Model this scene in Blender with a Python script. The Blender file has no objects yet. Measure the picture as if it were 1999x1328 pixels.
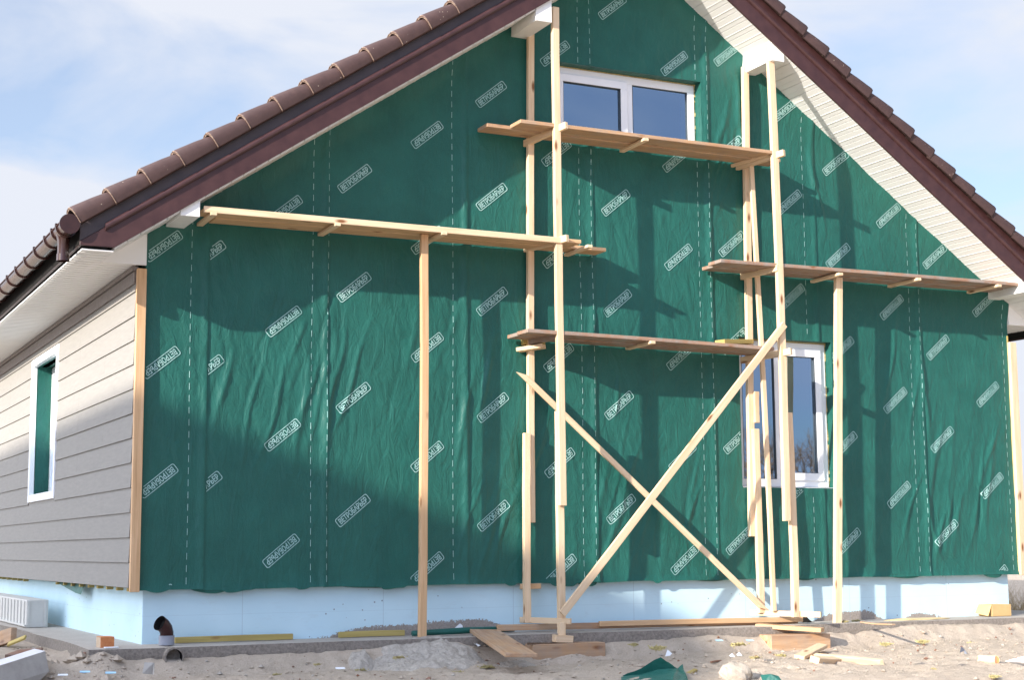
import bpy, bmesh, math, random
import numpy as np
from mathutils import Vector, Matrix
rnd = random.Random(7)
C = bpy.context.scene
col = C.collection
R = math.radians
# ------------------------------------------------------------------ camera
CAM = Vector((-2.7197, -12.0776, 0.2889))
YAW, PIT, ROL, FPX = 0.4541, 0.1319, -0.0078, 3063.3
fw = Vector((math.sin(YAW)*math.cos(PIT), math.cos(YAW)*math.cos(PIT), math.sin(PIT)))
r0 = Vector((math.cos(YAW), -math.sin(YAW), 0)); u0 = r0.cross(fw)
rt = r0*math.cos(ROL)+u0*math.sin(ROL); up = -r0*math.sin(ROL)+u0*math.cos(ROL)
cd = bpy.data.cameras.new('camera'); cam = bpy.data.objects.new('camera', cd); col.objects.link(cam)
M = Matrix((rt, up, -fw)).transposed().to_4x4(); M.translation = CAM
cam.matrix_world = M
cd.sensor_width = 36; cd.lens = FPX*36/1999; cd.clip_end = 3000; cd.clip_start = .1
C.camera = cam
# ------------------------------------------------------------------ light
SUNV = Vector((.882, .336, -.329)).normalized()      # direction the light travels
SUN_EL = math.asin(-SUNV.z)
sun_az = math.atan2(-SUNV.x, -SUNV.y)                # compass angle from +y towards +x
C.view_settings.view_transform = 'Standard'; C.view_settings.look = 'None'
C.view_settings.exposure = 1.3; C.view_settings.gamma = 1
w = bpy.data.worlds.new('World'); C.world = w; w.use_nodes = True
nt = w.node_tree; nt.nodes.clear()
def wn(t, **k):
    n = nt.nodes.new(t)
    for a, b in k.items(): setattr(n, a, b)
    return n
out = wn('ShaderNodeOutputWorld'); bg = wn('ShaderNodeBackground'); bg.inputs[1].default_value = .12
sky = wn('ShaderNodeTexSky', sky_type='NISHITA', sun_disc=False)
sky.sun_elevation = SUN_EL; sky.sun_rotation = sun_az; sky.air_density = 1.0; sky.dust_density = .6; sky.ozone_density = 2
tc = wn('ShaderNodeTexCoord'); mp = wn('ShaderNodeMapping'); mp.inputs['Scale'].default_value = (1, 1, 2.6)
mp.inputs['Location'].default_value = (.35, .1, .2)
ns = wn('ShaderNodeTexNoise'); ns.inputs['Scale'].default_value = 4.2; ns.inputs['Detail'].default_value = 7; ns.inputs['Roughness'].default_value = .52
ns.inputs['Distortion'].default_value = .4
cr = wn('ShaderNodeValToRGB'); cr.color_ramp.elements[0].position = .31; cr.color_ramp.elements[1].position = .52
cr.color_ramp.elements[0].color = (.35, .35, .35, 1); cr.color_ramp.elements[1].color = (1, 1, 1, 1)
mx = wn('ShaderNodeMix', data_type='RGBA'); mx.inputs[7].default_value = (2.8, 2.93, 3.25, 1)
# the veil of cloud is brighter on the side of the sun
dt = wn('ShaderNodeVectorMath', operation='DOT_PRODUCT'); dt.inputs[1].default_value = (-.94, -.10, .32)
dm = wn('ShaderNodeMath', operation='MAXIMUM'); dm.inputs[1].default_value = 0
dp = wn('ShaderNodeMath', operation='POWER'); dp.inputs[1].default_value = 1.5
dk = wn('ShaderNodeMath', operation='MULTIPLY_ADD'); dk.inputs[1].default_value = 4.0; dk.inputs[2].default_value = 1
vs_ = wn('ShaderNodeVectorMath', operation='SCALE')
L = nt.links.new
L(tc.outputs['Generated'], mp.inputs['Vector']); L(mp.outputs[0], ns.inputs['Vector']); L(ns.outputs[0], cr.inputs[0])
L(cr.outputs[0], mx.inputs[0]); sm = wn('ShaderNodeMix', data_type='RGBA', blend_type='MULTIPLY'); sm.inputs[0].default_value = 1; sm.inputs[7].default_value = (.66, .68, .74, 1)
L(sky.outputs[0], sm.inputs[6]); L(sm.outputs[2], mx.inputs[6]); L(tc.outputs['Generated'], dt.inputs[0]); L(dt.outputs['Value'], dm.inputs[0]); L(dm.outputs[0], dp.inputs[0]); L(dp.outputs[0], dk.inputs[0])
sx = wn('ShaderNodeSeparateXYZ'); L(tc.outputs['Generated'], sx.inputs[0])
my = wn('ShaderNodeMapRange', interpolation_type='SMOOTHSTEP'); my.inputs['From Min'].default_value = -.75; my.inputs['From Max'].default_value = .1; my.inputs['To Min'].default_value = 0; my.inputs['To Max'].default_value = 1
L(sx.outputs[1], my.inputs['Value']); sc_ = wn('ShaderNodeMix', data_type='RGBA'); sc_.inputs[6].default_value = (.50, .58, .74, 1); sc_.inputs[7].default_value = (1, 1, 1, 1); L(my.outputs[0], sc_.inputs[0]); mm = wn('ShaderNodeMix', data_type='RGBA', blend_type='MULTIPLY'); mm.inputs[0].default_value = 1; L(sc_.outputs[2], mm.inputs[6]); L(mx.outputs[2], mm.inputs[7])   # clearer, deeper sky on the south side
L(mm.outputs[2], vs_.inputs[0]); L(dk.outputs[0], vs_.inputs['Scale']); L(vs_.outputs[0], bg.inputs[0]); L(bg.outputs[0], out.inputs[0])
sd = bpy.data.lights.new('sun', 'SUN'); sd.energy = 3.5; sd.angle = R(.55); sd.color = (1, .93, .83)
so = bpy.data.objects.new('sun', sd); col.objects.link(so); so.rotation_euler = SUNV.to_track_quat('-Z', 'Y').to_euler(); so.location = (-20, -20, 20)

# ------------------------------------------------------------------ helpers
def ray(px, py): return (fw*FPX + rt*(px-999.5) - up*(py-664))
def Y(px, py, y): d = ray(px, py); return CAM + d*((y-CAM.y)/d.y)
def X(px, py, x): d = ray(px, py); return CAM + d*((x-CAM.x)/d.x)
def Z(px, py, z): d = ray(px, py); return CAM + d*((z-CAM.z)/d.z)
def hsh(i, j, s):
    n = (i*374761393 + j*668265263 + s*974711) & 0xffffffff
    n = ((n ^ (n >> 13))*1274126177) & 0xffffffff
    return ((n ^ (n >> 16)) & 0xffff)/65535.0
def vnoise(x, y, s=0):
    x = np.asarray(x, float); y = np.asarray(y, float)
    xi = np.floor(x).astype(np.int64); yi = np.floor(y).astype(np.int64); fx = x-xi; fy = y-yi
    fx = fx*fx*fx*(fx*(fx*6-15)+10); fy = fy*fy*fy*(fy*(fy*6-15)+10)
    a = hsh(xi, yi, s); b = hsh(xi+1, yi, s); c = hsh(xi, yi+1, s); d = hsh(xi+1, yi+1, s)
    return (a*(1-fx)+b*fx)*(1-fy)+(c*(1-fx)+d*fx)*fy
def fbm(x, y, s=0, o=4, g=.5):
    t = 0; a = 1; n = 0
    for k in range(o): t = t+a*vnoise(np.asarray(x)*2**k, np.asarray(y)*2**k, s+k); n += a; a *= g
    return t/n
def sst(a, b, x): t = np.clip((x-a)/(b-a), 0, 1); return t*t*(3-2*t)

class B:                                   # mesh collector with material slots
    def __init__(s): s.v = []; s.f = []; s.m = []
    def add(s, vs, fs, m=0):
        n = len(s.v); s.v += [tuple(p) for p in vs]; s.f += [tuple(i+n for i in f) for f in fs]; s.m += [m]*len(fs)
    def box(s, a, b, m=0):
        x0, y0, z0 = a; x1, y1, z1 = b
        v = [(x, y, z) for z in (z0, z1) for y in (y0, y1) for x in (x0, x1)]
        s.add(v, [(0, 2, 3, 1), (4, 5, 7, 6), (0, 1, 5, 4), (2, 6, 7, 3), (0, 4, 6, 2), (1, 3, 7, 5)], m)
    def prism(s, poly, fn, d0, d1, m=0):   # poly 2D, fn(u,v,d)->point
        n = len(poly)
        s.add([fn(u, v, d0) for u, v in poly]+[fn(u, v, d1) for u, v in poly],
              [tuple(range(n))[::-1], tuple(range(n, 2*n))]+[(i, (i+1) % n, n+(i+1) % n, n+i) for i in range(n)], m)
    def tube(s, pts, rs, n=16, m=0, cap=True, a0=0, a1=2*math.pi):
        full = abs(a1-a0-2*math.pi) < 1e-6; k = n if full else n+1
        base = []; pts = [Vector(p) for p in pts]
        t0 = (pts[1]-pts[0]).normalized(); ref = Vector((0, 0, 1)) if abs(t0.z) < .9 else Vector((0, 1, 0))
        for i, p in enumerate(pts):
            t = (pts[min(i+1, len(pts)-1)]-pts[max(i-1, 0)]).normalized()
            e1 = (ref-t*ref.dot(t)).normalized(); e2 = t.cross(e1)
            for j in range(k):
                a = a0+(a1-a0)*j/n; base.append(p+(e1*math.cos(a)+e2*math.sin(a))*rs[i])
        fs = []
        for i in range(len(pts)-1):
            for j in range(n):
                j2 = (j+1) % k if full else j+1
                fs.append((i*k+j, i*k+j2, (i+1)*k+j2, (i+1)*k+j))
        if cap and full: fs += [tuple(range(k))[::-1], tuple(range((len(pts)-1)*k, len(pts)*k))]
        s.add(base, fs, m)
    def mesh(s, name, smooth=False, bevel=0):
        me = bpy.data.meshes.new(name); me.from_pydata(s.v, [], s.f); me.polygons.foreach_set('material_index', s.m)
        bm = bmesh.new(); bm.from_mesh(me); bmesh.ops.recalc_face_normals(bm, faces=bm.faces)
        if bevel:
            bmesh.ops.bevel(bm, geom=[e for e in bm.edges if e.calc_face_angle(0) > .6], offset=bevel, segments=1, affect='EDGES', clamp_overlap=True)
        bm.to_mesh(me); bm.free()
        if smooth: me.polygons.foreach_set('use_smooth', [True]*len(me.polygons))
        return me
WM = {}
def link(name, data, parent, Mw, mats):
    o = bpy.data.objects.new(name, data); col.objects.link(o)
    Mw = Mw if isinstance(Mw, Matrix) else Matrix.Translation(Vector(Mw))
    WM[o.name] = Mw
    if parent: o.parent = parent; o.matrix_basis = WM[parent.name].inverted() @ Mw
    else: o.matrix_basis = Mw
    if data is not None:
        for m in (mats if isinstance(mats, (list, tuple)) else [mats]): data.materials.append(m)
    return o
def tag(o, label, cat=None, group=None, kind=None):
    if label: o['label'] = label
    if cat: o['category'] = cat
    if group: o['group'] = group
    if kind: o['kind'] = kind
    return o
def thing(name, loc, label, cat, group=None):
    return tag(link(name, None, None, Vector(loc), None), label, cat, group)
def part(name, b, mats, parent=None, smooth=False, bevel=0, origin=None):   # b in world coordinates
    me = b.mesh(name, smooth, bevel)
    o = Vector(origin) if origin is not None else (WM[parent.name].translation if parent else Vector((0, 0, 0)))
    if origin is None and parent is None:
        vs = [Vector(v) for v in b.v]; o = Vector(((min(v.x for v in vs)+max(v.x for v in vs))/2, (min(v.y for v in vs)+max(v.y for v in vs))/2, min(v.z for v in vs)))
    me.transform(Matrix.Translation(-o))
    return link(name, me, parent, o, mats)
def beam(name, A, Bp, wd, dp, mat, parent=None, side=(1, 0, 0), bow=.003, seg=5, bevel=.003, cut=0):
    """sawn timber from A to Bp; wd along `side`, dp across; local X is its length"""
    A = Vector(A); Bp = Vector(Bp); ln = (Bp-A).length; ax = (Bp-A).normalized(); s = Vector(side); s = (s-ax*s.dot(ax)).normalized(); t = ax.cross(s)
    b = B(); vs = []; fs = []; o1 = rnd.uniform(-bow, bow); o2 = rnd.uniform(-bow, bow)
    for i in range(seg+1):
        k = i/seg; cx = ln*k; dy = o1*math.sin(math.pi*k)+rnd.uniform(-1, 1)*bow*.2; dz = o2*math.sin(math.pi*k)
        for (a, c) in ((-1, -1), (1, -1), (1, 1), (-1, 1)):
            vs.append((cx+(cut*a if i in (0, seg) else 0), a*wd/2+dy, c*dp/2+dz))
    for i in range(seg):
        for j in range(4): fs.append((i*4+j, i*4+(j+1) % 4, i*4+4+(j+1) % 4, i*4+4+j))
    fs += [(3, 2, 1, 0), tuple(seg*4+j for j in range(4))]
    b.add(vs, fs); me = b.mesh(name, bevel=bevel)
    Mw = Matrix((ax, s, t)).transposed().to_4x4(); Mw.translation = A
    return link(name, me, parent, Mw, mat)

# ------------------------------------------------------------------ materials
def mat(name, base, rough=.6, spec=.5, metal=0, build=None):
    m = bpy.data.materials.new(name); m.use_nodes = True; n = m.node_tree; p = n.nodes['Principled BSDF']
    p.inputs['Base Color'].default_value = (*base, 1); p.inputs['Roughness'].default_value = rough
    p.inputs['Specular IOR Level'].default_value = spec; p.inputs['Metallic'].default_value = metal
    if build: build(n, p, N(n))
    return m
class N:
    def __init__(s, n): s.n = n
    def __call__(s, t, ins=None, **k):
        x = s.n.nodes.new(t)
        for a, b in k.items(): setattr(x, a, b)
        for a, b in (ins or {}).items():
            if hasattr(b, 'is_linked') or isinstance(b, bpy.types.NodeSocket): s.n.links.new(b, x.inputs[a])
            else: x.inputs[a].default_value = b
        return x
    def co(s, scale=(1, 1, 1), kind='Object', rand=False):
        t = s('ShaderNodeTexCoord'); v = t.outputs[kind]
        if rand:
            oi = s('ShaderNodeObjectInfo'); vm = s('ShaderNodeVectorMath', {0: v}, operation='ADD'); sc = s('ShaderNodeVectorMath', {0: oi.outputs['Random'], 1: (37, 11, 23)}, operation='MULTIPLY')
            s.n.links.new(sc.outputs[0], vm.inputs[1]); v = vm.outputs[0]
        m = s('ShaderNodeMapping', {'Vector': v, 'Scale': scale}); return m.outputs[0]
    def noise(s, v, scale, detail=4, rough=.55, dist=0):
        return s('ShaderNodeTexNoise', {'Vector': v, 'Scale': scale, 'Detail': detail, 'Roughness': rough, 'Distortion': dist}).outputs[0]
    def ramp(s, f, stops, interp='LINEAR'):
        c = s('ShaderNodeValToRGB', {0: f}); e = c.color_ramp.elements; c.color_ramp.interpolation = interp
        while len(e) < len(stops): e.new(.5)
        for i, (p, q) in enumerate(stops): e[i].position = p; e[i].color = (*q, 1) if len(q) == 3 else q
        return c.outputs[0]
    def mixc(s, f, a, b, mode='MIX'):
        m = s('ShaderNodeMix', data_type='RGBA', blend_type=mode)
        for i, x in ((0, f), (6, a), (7, b)):
            if isinstance(x, bpy.types.NodeSocket): s.n.links.new(x, m.inputs[i])
            elif i == 0: m.inputs[0].default_value = x
            else: m.inputs[i].default_value = (*x, 1)
        return m.outputs[2]
    def math(s, op, a, b=0, c=0): return s('ShaderNodeMath', {0: a, 1: b, 2: c}, operation=op).outputs[0]
    def bump(s, p, h, st, d): b = s('ShaderNodeBump', {'Height': h, 'Strength': st, 'Distance': d}); s.n.links.new(b.outputs[0], p.inputs['Normal']); return b
    def to(s, sock, inp): s.n.links.new(sock, inp)

def wood_m(name, c1, c2, c3, knots=True, rough=.65, grey=0):
    def f(n, p, k):
        v = k.co((1, 1, 1), rand=True)
        st = k('ShaderNodeMapping', {'Vector': v, 'Scale': (1.2, 26, 26)}).outputs[0]
        g = k.noise(st, 1.6, 5, .6, .6)
        c = k.ramp(g, [(.3, c1), (.52, c2), (.75, c3)])
        oi = k('ShaderNodeObjectInfo').outputs['Random']
        c = k.mixc(k.math('MULTIPLY', oi, .45), c, tuple(.72*x for x in c2))
        big = k.noise(k('ShaderNodeMapping', {'Vector': v, 'Scale': (.9, 5, 5)}).outputs[0], 2.0, 3)
        c = k.mixc(k.ramp(big, [(.45, (0, 0, 0)), (.75, (.55, .55, .55))]), c, c3)
        if knots:
            vo = k('ShaderNodeTexVoronoi', {'Vector': k('ShaderNodeMapping', {'Vector': v, 'Scale': (1, 3.0, 3.0)}).outputs[0], 'Scale': 2.6, 'Randomness': 1}).outputs['Distance']
            kn = k.ramp(vo, [(.06, (1, 1, 1)), (.16, (0, 0, 0))])
            c = k.mixc(kn, c, (.22, .09, .035))
        if grey:
            d = k.noise(v, 7, 5, .7); c = k.mixc(k.ramp(d, [(.4, (0, 0, 0)), (.62, (grey, grey, grey))]), c, (.3, .27, .24))
        k.to(c, p.inputs['Base Color']); k.bump(p, g, .35, .002)
    return mat(name, c2, rough, .25, build=f)
pine = wood_m('pale pine', (.82, .64, .44), (.77, .57, .37), (.64, .43, .25))
pine2 = wood_m('orange pine', (.72, .48, .29), (.66, .42, .23), (.50, .29, .14))
oldw = wood_m('weathered plank', (.40, .26, .18), (.34, .20, .13), (.22, .12, .08), grey=.75)
orgw = wood_m('fresh plank', (.62, .42, .26), (.52, .32, .18), (.36, .19, .10), grey=.35)
yelw = wood_m('yellow treated batten', (.55, .43, .16), (.47, .36, .12), (.33, .24, .08))
redw = wood_m('red brown board', (.30, .13, .07), (.25, .11, .06), (.15, .07, .04), grey=.4)

def f_memb(n, p, k):
    v = k.co()
    g = k.noise(v, 3.2, 5, .6); c = k.ramp(g, [(.3, (.009, .078, .060)), (.7, (.015, .112, .086))])
    fib = k.noise(k('ShaderNodeMapping', {'Vector': v, 'Scale': (1, 1, .45)}).outputs[0], 260, 2, .7)
    c = k.mixc(.22, c, k.ramp(fib, [(.3, (.006, .06, .05)), (.75, (.04, .20, .17))]))
    du = k.noise(v, 26, 6, .75); c = k.mixc(k.ramp(du, [(.66, (0, 0, 0)), (.78, (.28, .28, .28))]), c, (.12, .22, .19))
    k.to(c, p.inputs['Base Color'])
    b1 = k('ShaderNodeBump', {'Height': fib, 'Strength': .25, 'Distance': .001})
    cr = k.noise(k('ShaderNodeMapping', {'Vector': v, 'Rotation': (0, .55, 0), 'Scale': (1.5, 1, .6)}).outputs[0], 8, 5, .55, 1.2)
    b2 = k('ShaderNodeBump', {'Height': cr, 'Strength': .75, 'Distance': .016, 'Normal': b1.outputs[0]})
    k.to(b2.outputs[0], p.inputs['Normal'])
    p.inputs['Sheen Weight'].default_value = .08; p.inputs['Sheen Roughness'].default_value = .4; p.inputs['Sheen Tint'].default_value = (.4, .9, .8, 1)
memb = mat('green wind barrier fabric', (.02, .14, .11), .45, .32, build=f_memb)
def f_ink(n, p, k):
    v = k.co(); g = k.noise(v, 3, 3); f = k.noise(v, 120, 3, .7); c = k.mixc(k.math('MULTIPLY', k.ramp(f, [(.4, (0, 0, 0)), (.7, (1, 1, 1))]), .5), k.ramp(g, [(.3, (.26, .46, .43)), (.7, (.42, .62, .58))]), (.08, .22, .19)); k.to(c, p.inputs['Base Color'])
prt = mat('pale printed ink', (.42, .62, .58), .5, .3, build=f_ink)
prt2 = mat('pale printed letter ink', (.36, .56, .52), .5, .3, build=f_ink)

def f_foam(n, p, k):
    v = k.co(); sep = k('ShaderNodeSeparateXYZ', {0: v}); z = sep.outputs[2]; x = sep.outputs[0]
    g = k.noise(v, 2.5, 4); c = k.ramp(g, [(.3, (.54, .73, .80)), (.7, (.60, .78, .84))])
    e = k.noise(k('ShaderNodeMapping', {'Vector': v, 'Scale': (1.1, 1.1, .05)}).outputs[0], .9, 2, .5)
    # hand-smeared mortar along the foot: height of its edge wanders
    fc = n.nodes.new('ShaderNodeFloatCurve'); cv = fc.mapping.curves[0]
    pts = [(0, .15), (.9, .10), (1.35, .2), (1.7, .55), (2.2, .85), (2.75, .95), (3.1, .55), (3.35, .12), (4.6, .1), (5.9, .2), (6.35, .5), (6.7, .85), (7.0, .7), (7.3, .25), (7.55, .6), (7.8, .45), (8.1, .12), (8.8, .1)]
    while len(cv.points) < len(pts): cv.points.new(.5, .5)
    for i_, (a_, b_) in enumerate(pts): cv.points[i_].location = (a_/8.8, b_)
    fc.mapping.update(); n.links.new(k.math('DIVIDE', x, 8.8), fc.inputs['Value'])
    edge = k.math('ADD', k.math('MULTIPLY_ADD', fc.outputs[0], .185, -.478), k.math('MULTIPLY', k.math('SUBTRACT', e, .5), .12))
    fine = k.noise(v, 38, 5, .75); zz = k.math('MULTIPLY_ADD', fine, .11, k.math('SUBTRACT', z, .055))
    msk = k.math('LESS_THAN', zz, edge)
    mort = k.ramp(k.noise(v, 60, 4, .7), [(.3, (.24, .20, .17)), (.7, (.40, .35, .30))])
    c = k.mixc(msk, c, mort)
    sp = k('ShaderNodeTexVoronoi', {'Vector': v, 'Scale': 13}).outputs['Distance']; sn = k.noise(v, 3, 2)
    spm = k.math('MULTIPLY', k.math('LESS_THAN', sp, .09), k.math('GREATER_THAN', sn, .55)); c = k.mixc(spm, c, (.25, .3, .33))
    xm = k.math('FRACT', k.math('DIVIDE', k.math('ADD', x, .35), 1.18)); sm_ = k.math('LESS_THAN', xm, .005); hm = k.math('LESS_THAN', k.math('ABSOLUTE', k.math('ADD', z, k.math('MULTIPLY_ADD', g, .004, .205))), .0022)
    c = k.mixc(k.math('MULTIPLY', k.math('MAXIMUM', sm_, k.math('MULTIPLY', hm, .4)), .35), c, (.25, .33, .38))
    dirt = k.ramp(k.noise(k('ShaderNodeMapping', {'Vector': v, 'Scale': (1, 1, 3)}).outputs[0], 6, 6, .7), [(.56, (0, 0, 0)), (.75, (.18, .18, .18))]); c = k.mixc(dirt, c, (.42, .44, .44))
    k.to(c, p.inputs['Base Color']); k.bump(p, k.math('ADD', k.math('MULTIPLY', msk, fine), k.math('MULTIPLY', g, .3)), .5, .01)
foam = mat('pale blue foam board', (.55, .75, .87), .7, .3, build=f_foam)

def f_siding(n, p, k):
    v = k.co(); g = k.noise(k('ShaderNodeMapping', {'Vector': v, 'Scale': (1, .6, 5)}).outputs[0], 9, 5, .6)
    c = k.ramp(g, [(.3, (.245, .232, .212)), (.7, (.285, .267, .242))]); big = k.noise(v, .9, 3)
    c = k.mixc(k.ramp(big, [(.4, (0, 0, 0)), (.8, (.35, .35, .35))]), c, (.255, .238, .215))
    k.to(c, p.inputs['Base Color']); k.bump(p, g, .2, .003)
siding_m = mat('beige fibre cement', (.46, .41, .36), .75, .3, build=f_siding)
vinyl = mat('white vinyl soffit', (.74, .71, .64), .45, .4, build=lambda n, p, k: (k.to(k.ramp(k.noise(k.co(), 3, 4), [(.3, (.79, .78, .75)), (.7, (.84, .83, .80))]), p.inputs['Base Color'])))
whitep = mat('white box cladding', (.82, .81, .78), .5, .4, build=lambda n, p, k: (k.to(k.ramp(k.noise(k.co(), 9, 5), [(.3, (.76, .75, .71)), (.7, (.84, .83, .80))]), p.inputs['Base Color'])))
upvc = mat('white window plastic', (.84, .85, .86), .25, .5, build=lambda n, p, k: (k.to(k.ramp(k.noise(k.co(), 6, 5, .7), [(.3, (.82, .83, .84)), (.7, (.87, .87, .87))]), p.inputs['Base Color'])))
gask = mat('dark seal', (.05, .06, .07), .6)
pufoam = mat('yellow mounting foam', (.62, .47, .20), .8, build=lambda n, p, k: (k.to(k.ramp(k.noise(k.co(), 60, 4), [(.3, (.5, .33, .12)), (.7, (.75, .6, .3))]), p.inputs['Base Color']), k.bump(p, k.noise(k.co(), 60, 3), 1, .01)))
def f_brown(n, p, k):
    v = k.co(); g = k.noise(v, 12, 5, .65); k.to(k.ramp(g, [(.3, (.044, .018, .018)), (.7, (.066, .027, .026))]), p.inputs['Base Color'])
    k.to(k.ramp(g, [(.3, (.34,)*3), (.7, (.5,)*3)]), p.inputs['Roughness'])
brown = mat('dark red brown painted metal', (.09, .03, .03), .4, .5, build=f_brown)
gutm = mat('brown gutter plastic', (.05, .018, .014), .18, .6, build=lambda n, p, k: (k.to(k.ramp(k.noise(k.co(), 7, 4), [(.3, (.030, .012, .010)), (.7, (.048, .020, .016))]), p.inputs['Base Color'])))
shadowb = mat('tile shadow grey', (.045, .035, .04), .5, .5, build=lambda n, p, k: (k.to(k.ramp(k.noise(k.co(), 7, 4), [(.3, (.04, .03, .034)), (.7, (.06, .045, .048))]), p.inputs['Base Color'])))  # shadow of the tiles on the left upper fascia, put into its colour
def f_tile(n, p, k):
    v = k.co(rand=True); g = k.noise(v, 14, 6, .7); c = k.ramp(g, [(.3, (.054, .030, .028)), (.7, (.088, .049, .043))])
    sp = k('ShaderNodeTexVoronoi', {'Vector': v, 'Scale': 26}).outputs['Distance']; m1 = k.math('MULTIPLY', k.math('LESS_THAN', sp, .12), k.math('GREATER_THAN', k.noise(v, 5, 1), .58))
    c = k.mixc(m1, c, (.4, .33, .26)); c = k.mixc(k.math('MULTIPLY', k('ShaderNodeObjectInfo').outputs['Random'], .5), c, (.055, .03, .028))
    s2 = k.noise(k('ShaderNodeMapping', {'Vector': v, 'Scale': (1, 14, 14)}).outputs[0], 6, 3); c = k.mixc(k.math('MULTIPLY', s2, .35), c, (.06, .03, .026))
    k.to(c, p.inputs['Base Color']); k.bump(p, g, .4, .004)
tile_m = mat('brown concrete tile', (.1, .06, .05), .6, .4, build=f_tile)
tedge = mat('worn tile edge', (.24, .16, .12), .8, build=lambda n, p, k: (k.to(k.ramp(k.noise(k.co(), 40, 4), [(.35, (.14, .08, .06)), (.65, (.32, .23, .17))]), p.inputs['Base Color'])))
dark = mat('dark void', (.015, .014, .013), .9, .1)
room_m = mat('unlit room plaster', (.30, .30, .31), .9, .1)
def f_glass(n, p, k):
    o = n.nodes['Material Output']; tr = k('ShaderNodeBsdfTransparent', {0: (.75, .8, .82, 1)}); gl = k('ShaderNodeBsdfGlossy', {'Color': (.66, .84, 1, 1), 'Roughness': .015})
    fr = k('ShaderNodeFresnel', {0: 1.5}); f = k.math('MULTIPLY_ADD', fr.outputs[0], .9, .55)
    mxs = k('ShaderNodeMixShader', {0: f, 1: tr.outputs[0], 2: gl.outputs[0]}); k.to(mxs.outputs[0], o.inputs['Surface'])
glass = mat('coated window glass', (.1, .15, .2), .05, build=f_glass)
def f_conc(n, p, k):
    v = k.co(); g = k.noise(v, 5, 8, .7); c = k.ramp(g, [(.3, (.42, .37, .32)), (.7, (.54, .49, .43))])
    f = k.noise(v, 70, 4, .7); c = k.mixc(.35, c, k.ramp(f, [(.3, (.22, .19, .16)), (.7, (.56, .51, .45))])); k.to(c, p.inputs['Base Color'])
    k.bump(p, k.math('ADD', k.math('MULTIPLY', g, 1.6), f), .6, .012)
conc = mat('rough concrete', (.42, .38, .33), .9, .2, build=f_conc)
def f_conced(n, p, k):
    v = k.co(); f = k.noise(v, 45, 6, .75); k.to(k.ramp(f, [(.3, (.17, .145, .12)), (.7, (.38, .33, .285))]), p.inputs['Base Color']); k.bump(p, f, .9, .02)
conced = mat('darker concrete edge', (.2, .17, .15), .9, .2, build=f_conced)  # edge toned darker than the apron top
def f_cem(n, p, k):
    v = k.co(); f = k.noise(v, 32, 7, .75); k.to(k.ramp(f, [(.3, (.33, .29, .245)), (.7, (.60, .54, .47))]), p.inputs['Base Color']); k.bump(p, f, 1, .02)
cement = mat('hardened mortar', (.4, .38, .35), .9, .2, build=f_cem)
def f_sand(n, p, k):
    v = k.co(); big = k.noise(v, .8, 5, .6); mid = k.noise(v, 9, 7, .7); fi = k.noise(v, 90, 4, .75)
    c = k.ramp(big, [(.35, (.53, .43, .33)), (.65, (.64, .52, .40))]); c = k.mixc(.45, c, k.ramp(mid, [(.3, (.33, .26, .20)), (.7, (.66, .57, .47))]))
    c = k.mixc(.3, c, k.ramp(fi, [(.32, (.27, .21, .165)), (.65, (.66, .58, .48))]))
    sp = k('ShaderNodeTexVoronoi', {'Vector': v, 'Scale': 22}); m1 = k.math('MULTIPLY', k.math('LESS_THAN', sp.outputs['Distance'], .11), k.math('GREATER_THAN', k.noise(v, 2.2, 3), .54))
    c = k.mixc(m1, c, k.mixc(k.math('GREATER_THAN', k.noise(v, 14, 1), .5), (.20, .14, .09), (.50, .43, .35)))
    k.to(c, p.inputs['Base Color']); k.bump(p, k.math('ADD', k.math('MULTIPLY', mid, 2), fi), .8, .02)
sand = mat('trampled sand', (.46, .37, .28), .95, .1, build=f_sand)
def simple(name, c1, c2, sc=20, rough=.8, bumpd=.004):
    return mat(name, c1, rough, .3, build=lambda n, p, k: (lambda f: (k.to(k.ramp(f, [(.3, c1), (.7, c2)]), p.inputs['Base Color']), k.bump(p, f, .5, bumpd)))(k.noise(k.co(rand=True), sc, 5, .65)))
brick_m = simple('orange brick', (.50, .17, .06), (.62, .25, .10), 30)
brickg = simple('greyish brick side', (.45, .33, .22), (.55, .42, .30), 20)
card = simple('tan cardboard', (.55, .36, .15), (.63, .43, .20), 8)
plastg = simple('grey pipe plastic', (.26, .27, .31), (.32, .33, .37), 8, .4, .001)
plastb = simple('dark brown pipe plastic', (.035, .012, .012), (.06, .024, .022), 8, .25, .001)
wool = simple('yellow mineral wool', (.36, .30, .13), (.50, .43, .22), 60, .95)
paperw = simple('white plastic sheet', (.72, .74, .76), (.82, .83, .84), 10, .5, .001)
stonem = simple('pale aerated block', (.30, .255, .20), (.46, .40, .33), 18, .95, .02)
foamb = simple('blue foam crumb', (.35, .58, .75), (.45, .66, .80), 20, .8)
fcb = simple('grey fibre cement panel', (.36, .33, .30), (.46, .43, .39), 12, .8, .002)
fcw = simple('white panel face', (.66, .64, .64), (.76, .74, .74), 12, .6, .001)
ribm = simple('pale grey ribbed plastic', (.55, .54, .50), (.64, .62, .57), 6, .5, .001)
bark = simple('bark and leaf litter', (.10, .06, .04), (.20, .13, .08), 12, .95, .02)
drygrass = simple('dry grass', (.30, .21, .09), (.46, .34, .16), 30, .95)
woodend = simple('sawn end grain', (.62, .40, .22), (.74, .54, .33), 60, .8)

# ------------------------------------------------------------------ dimensions of the house
W = 8.8; D = 10.0
XR = 4.455
def zs(x): return 2.76+.671*x if x < XR else 8.85-.696*x         # underside of the verge
SE = 2.49                                                          # eaves soffit level
house = thing('house', (4.4, 0, -.5), 'unfinished gable house wrapped in green printed fabric, beige side wall, brown tiled roof', 'house')
openings = []
def hole(l, r_, b, t): openings.append((l, r_, b, t))
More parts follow.
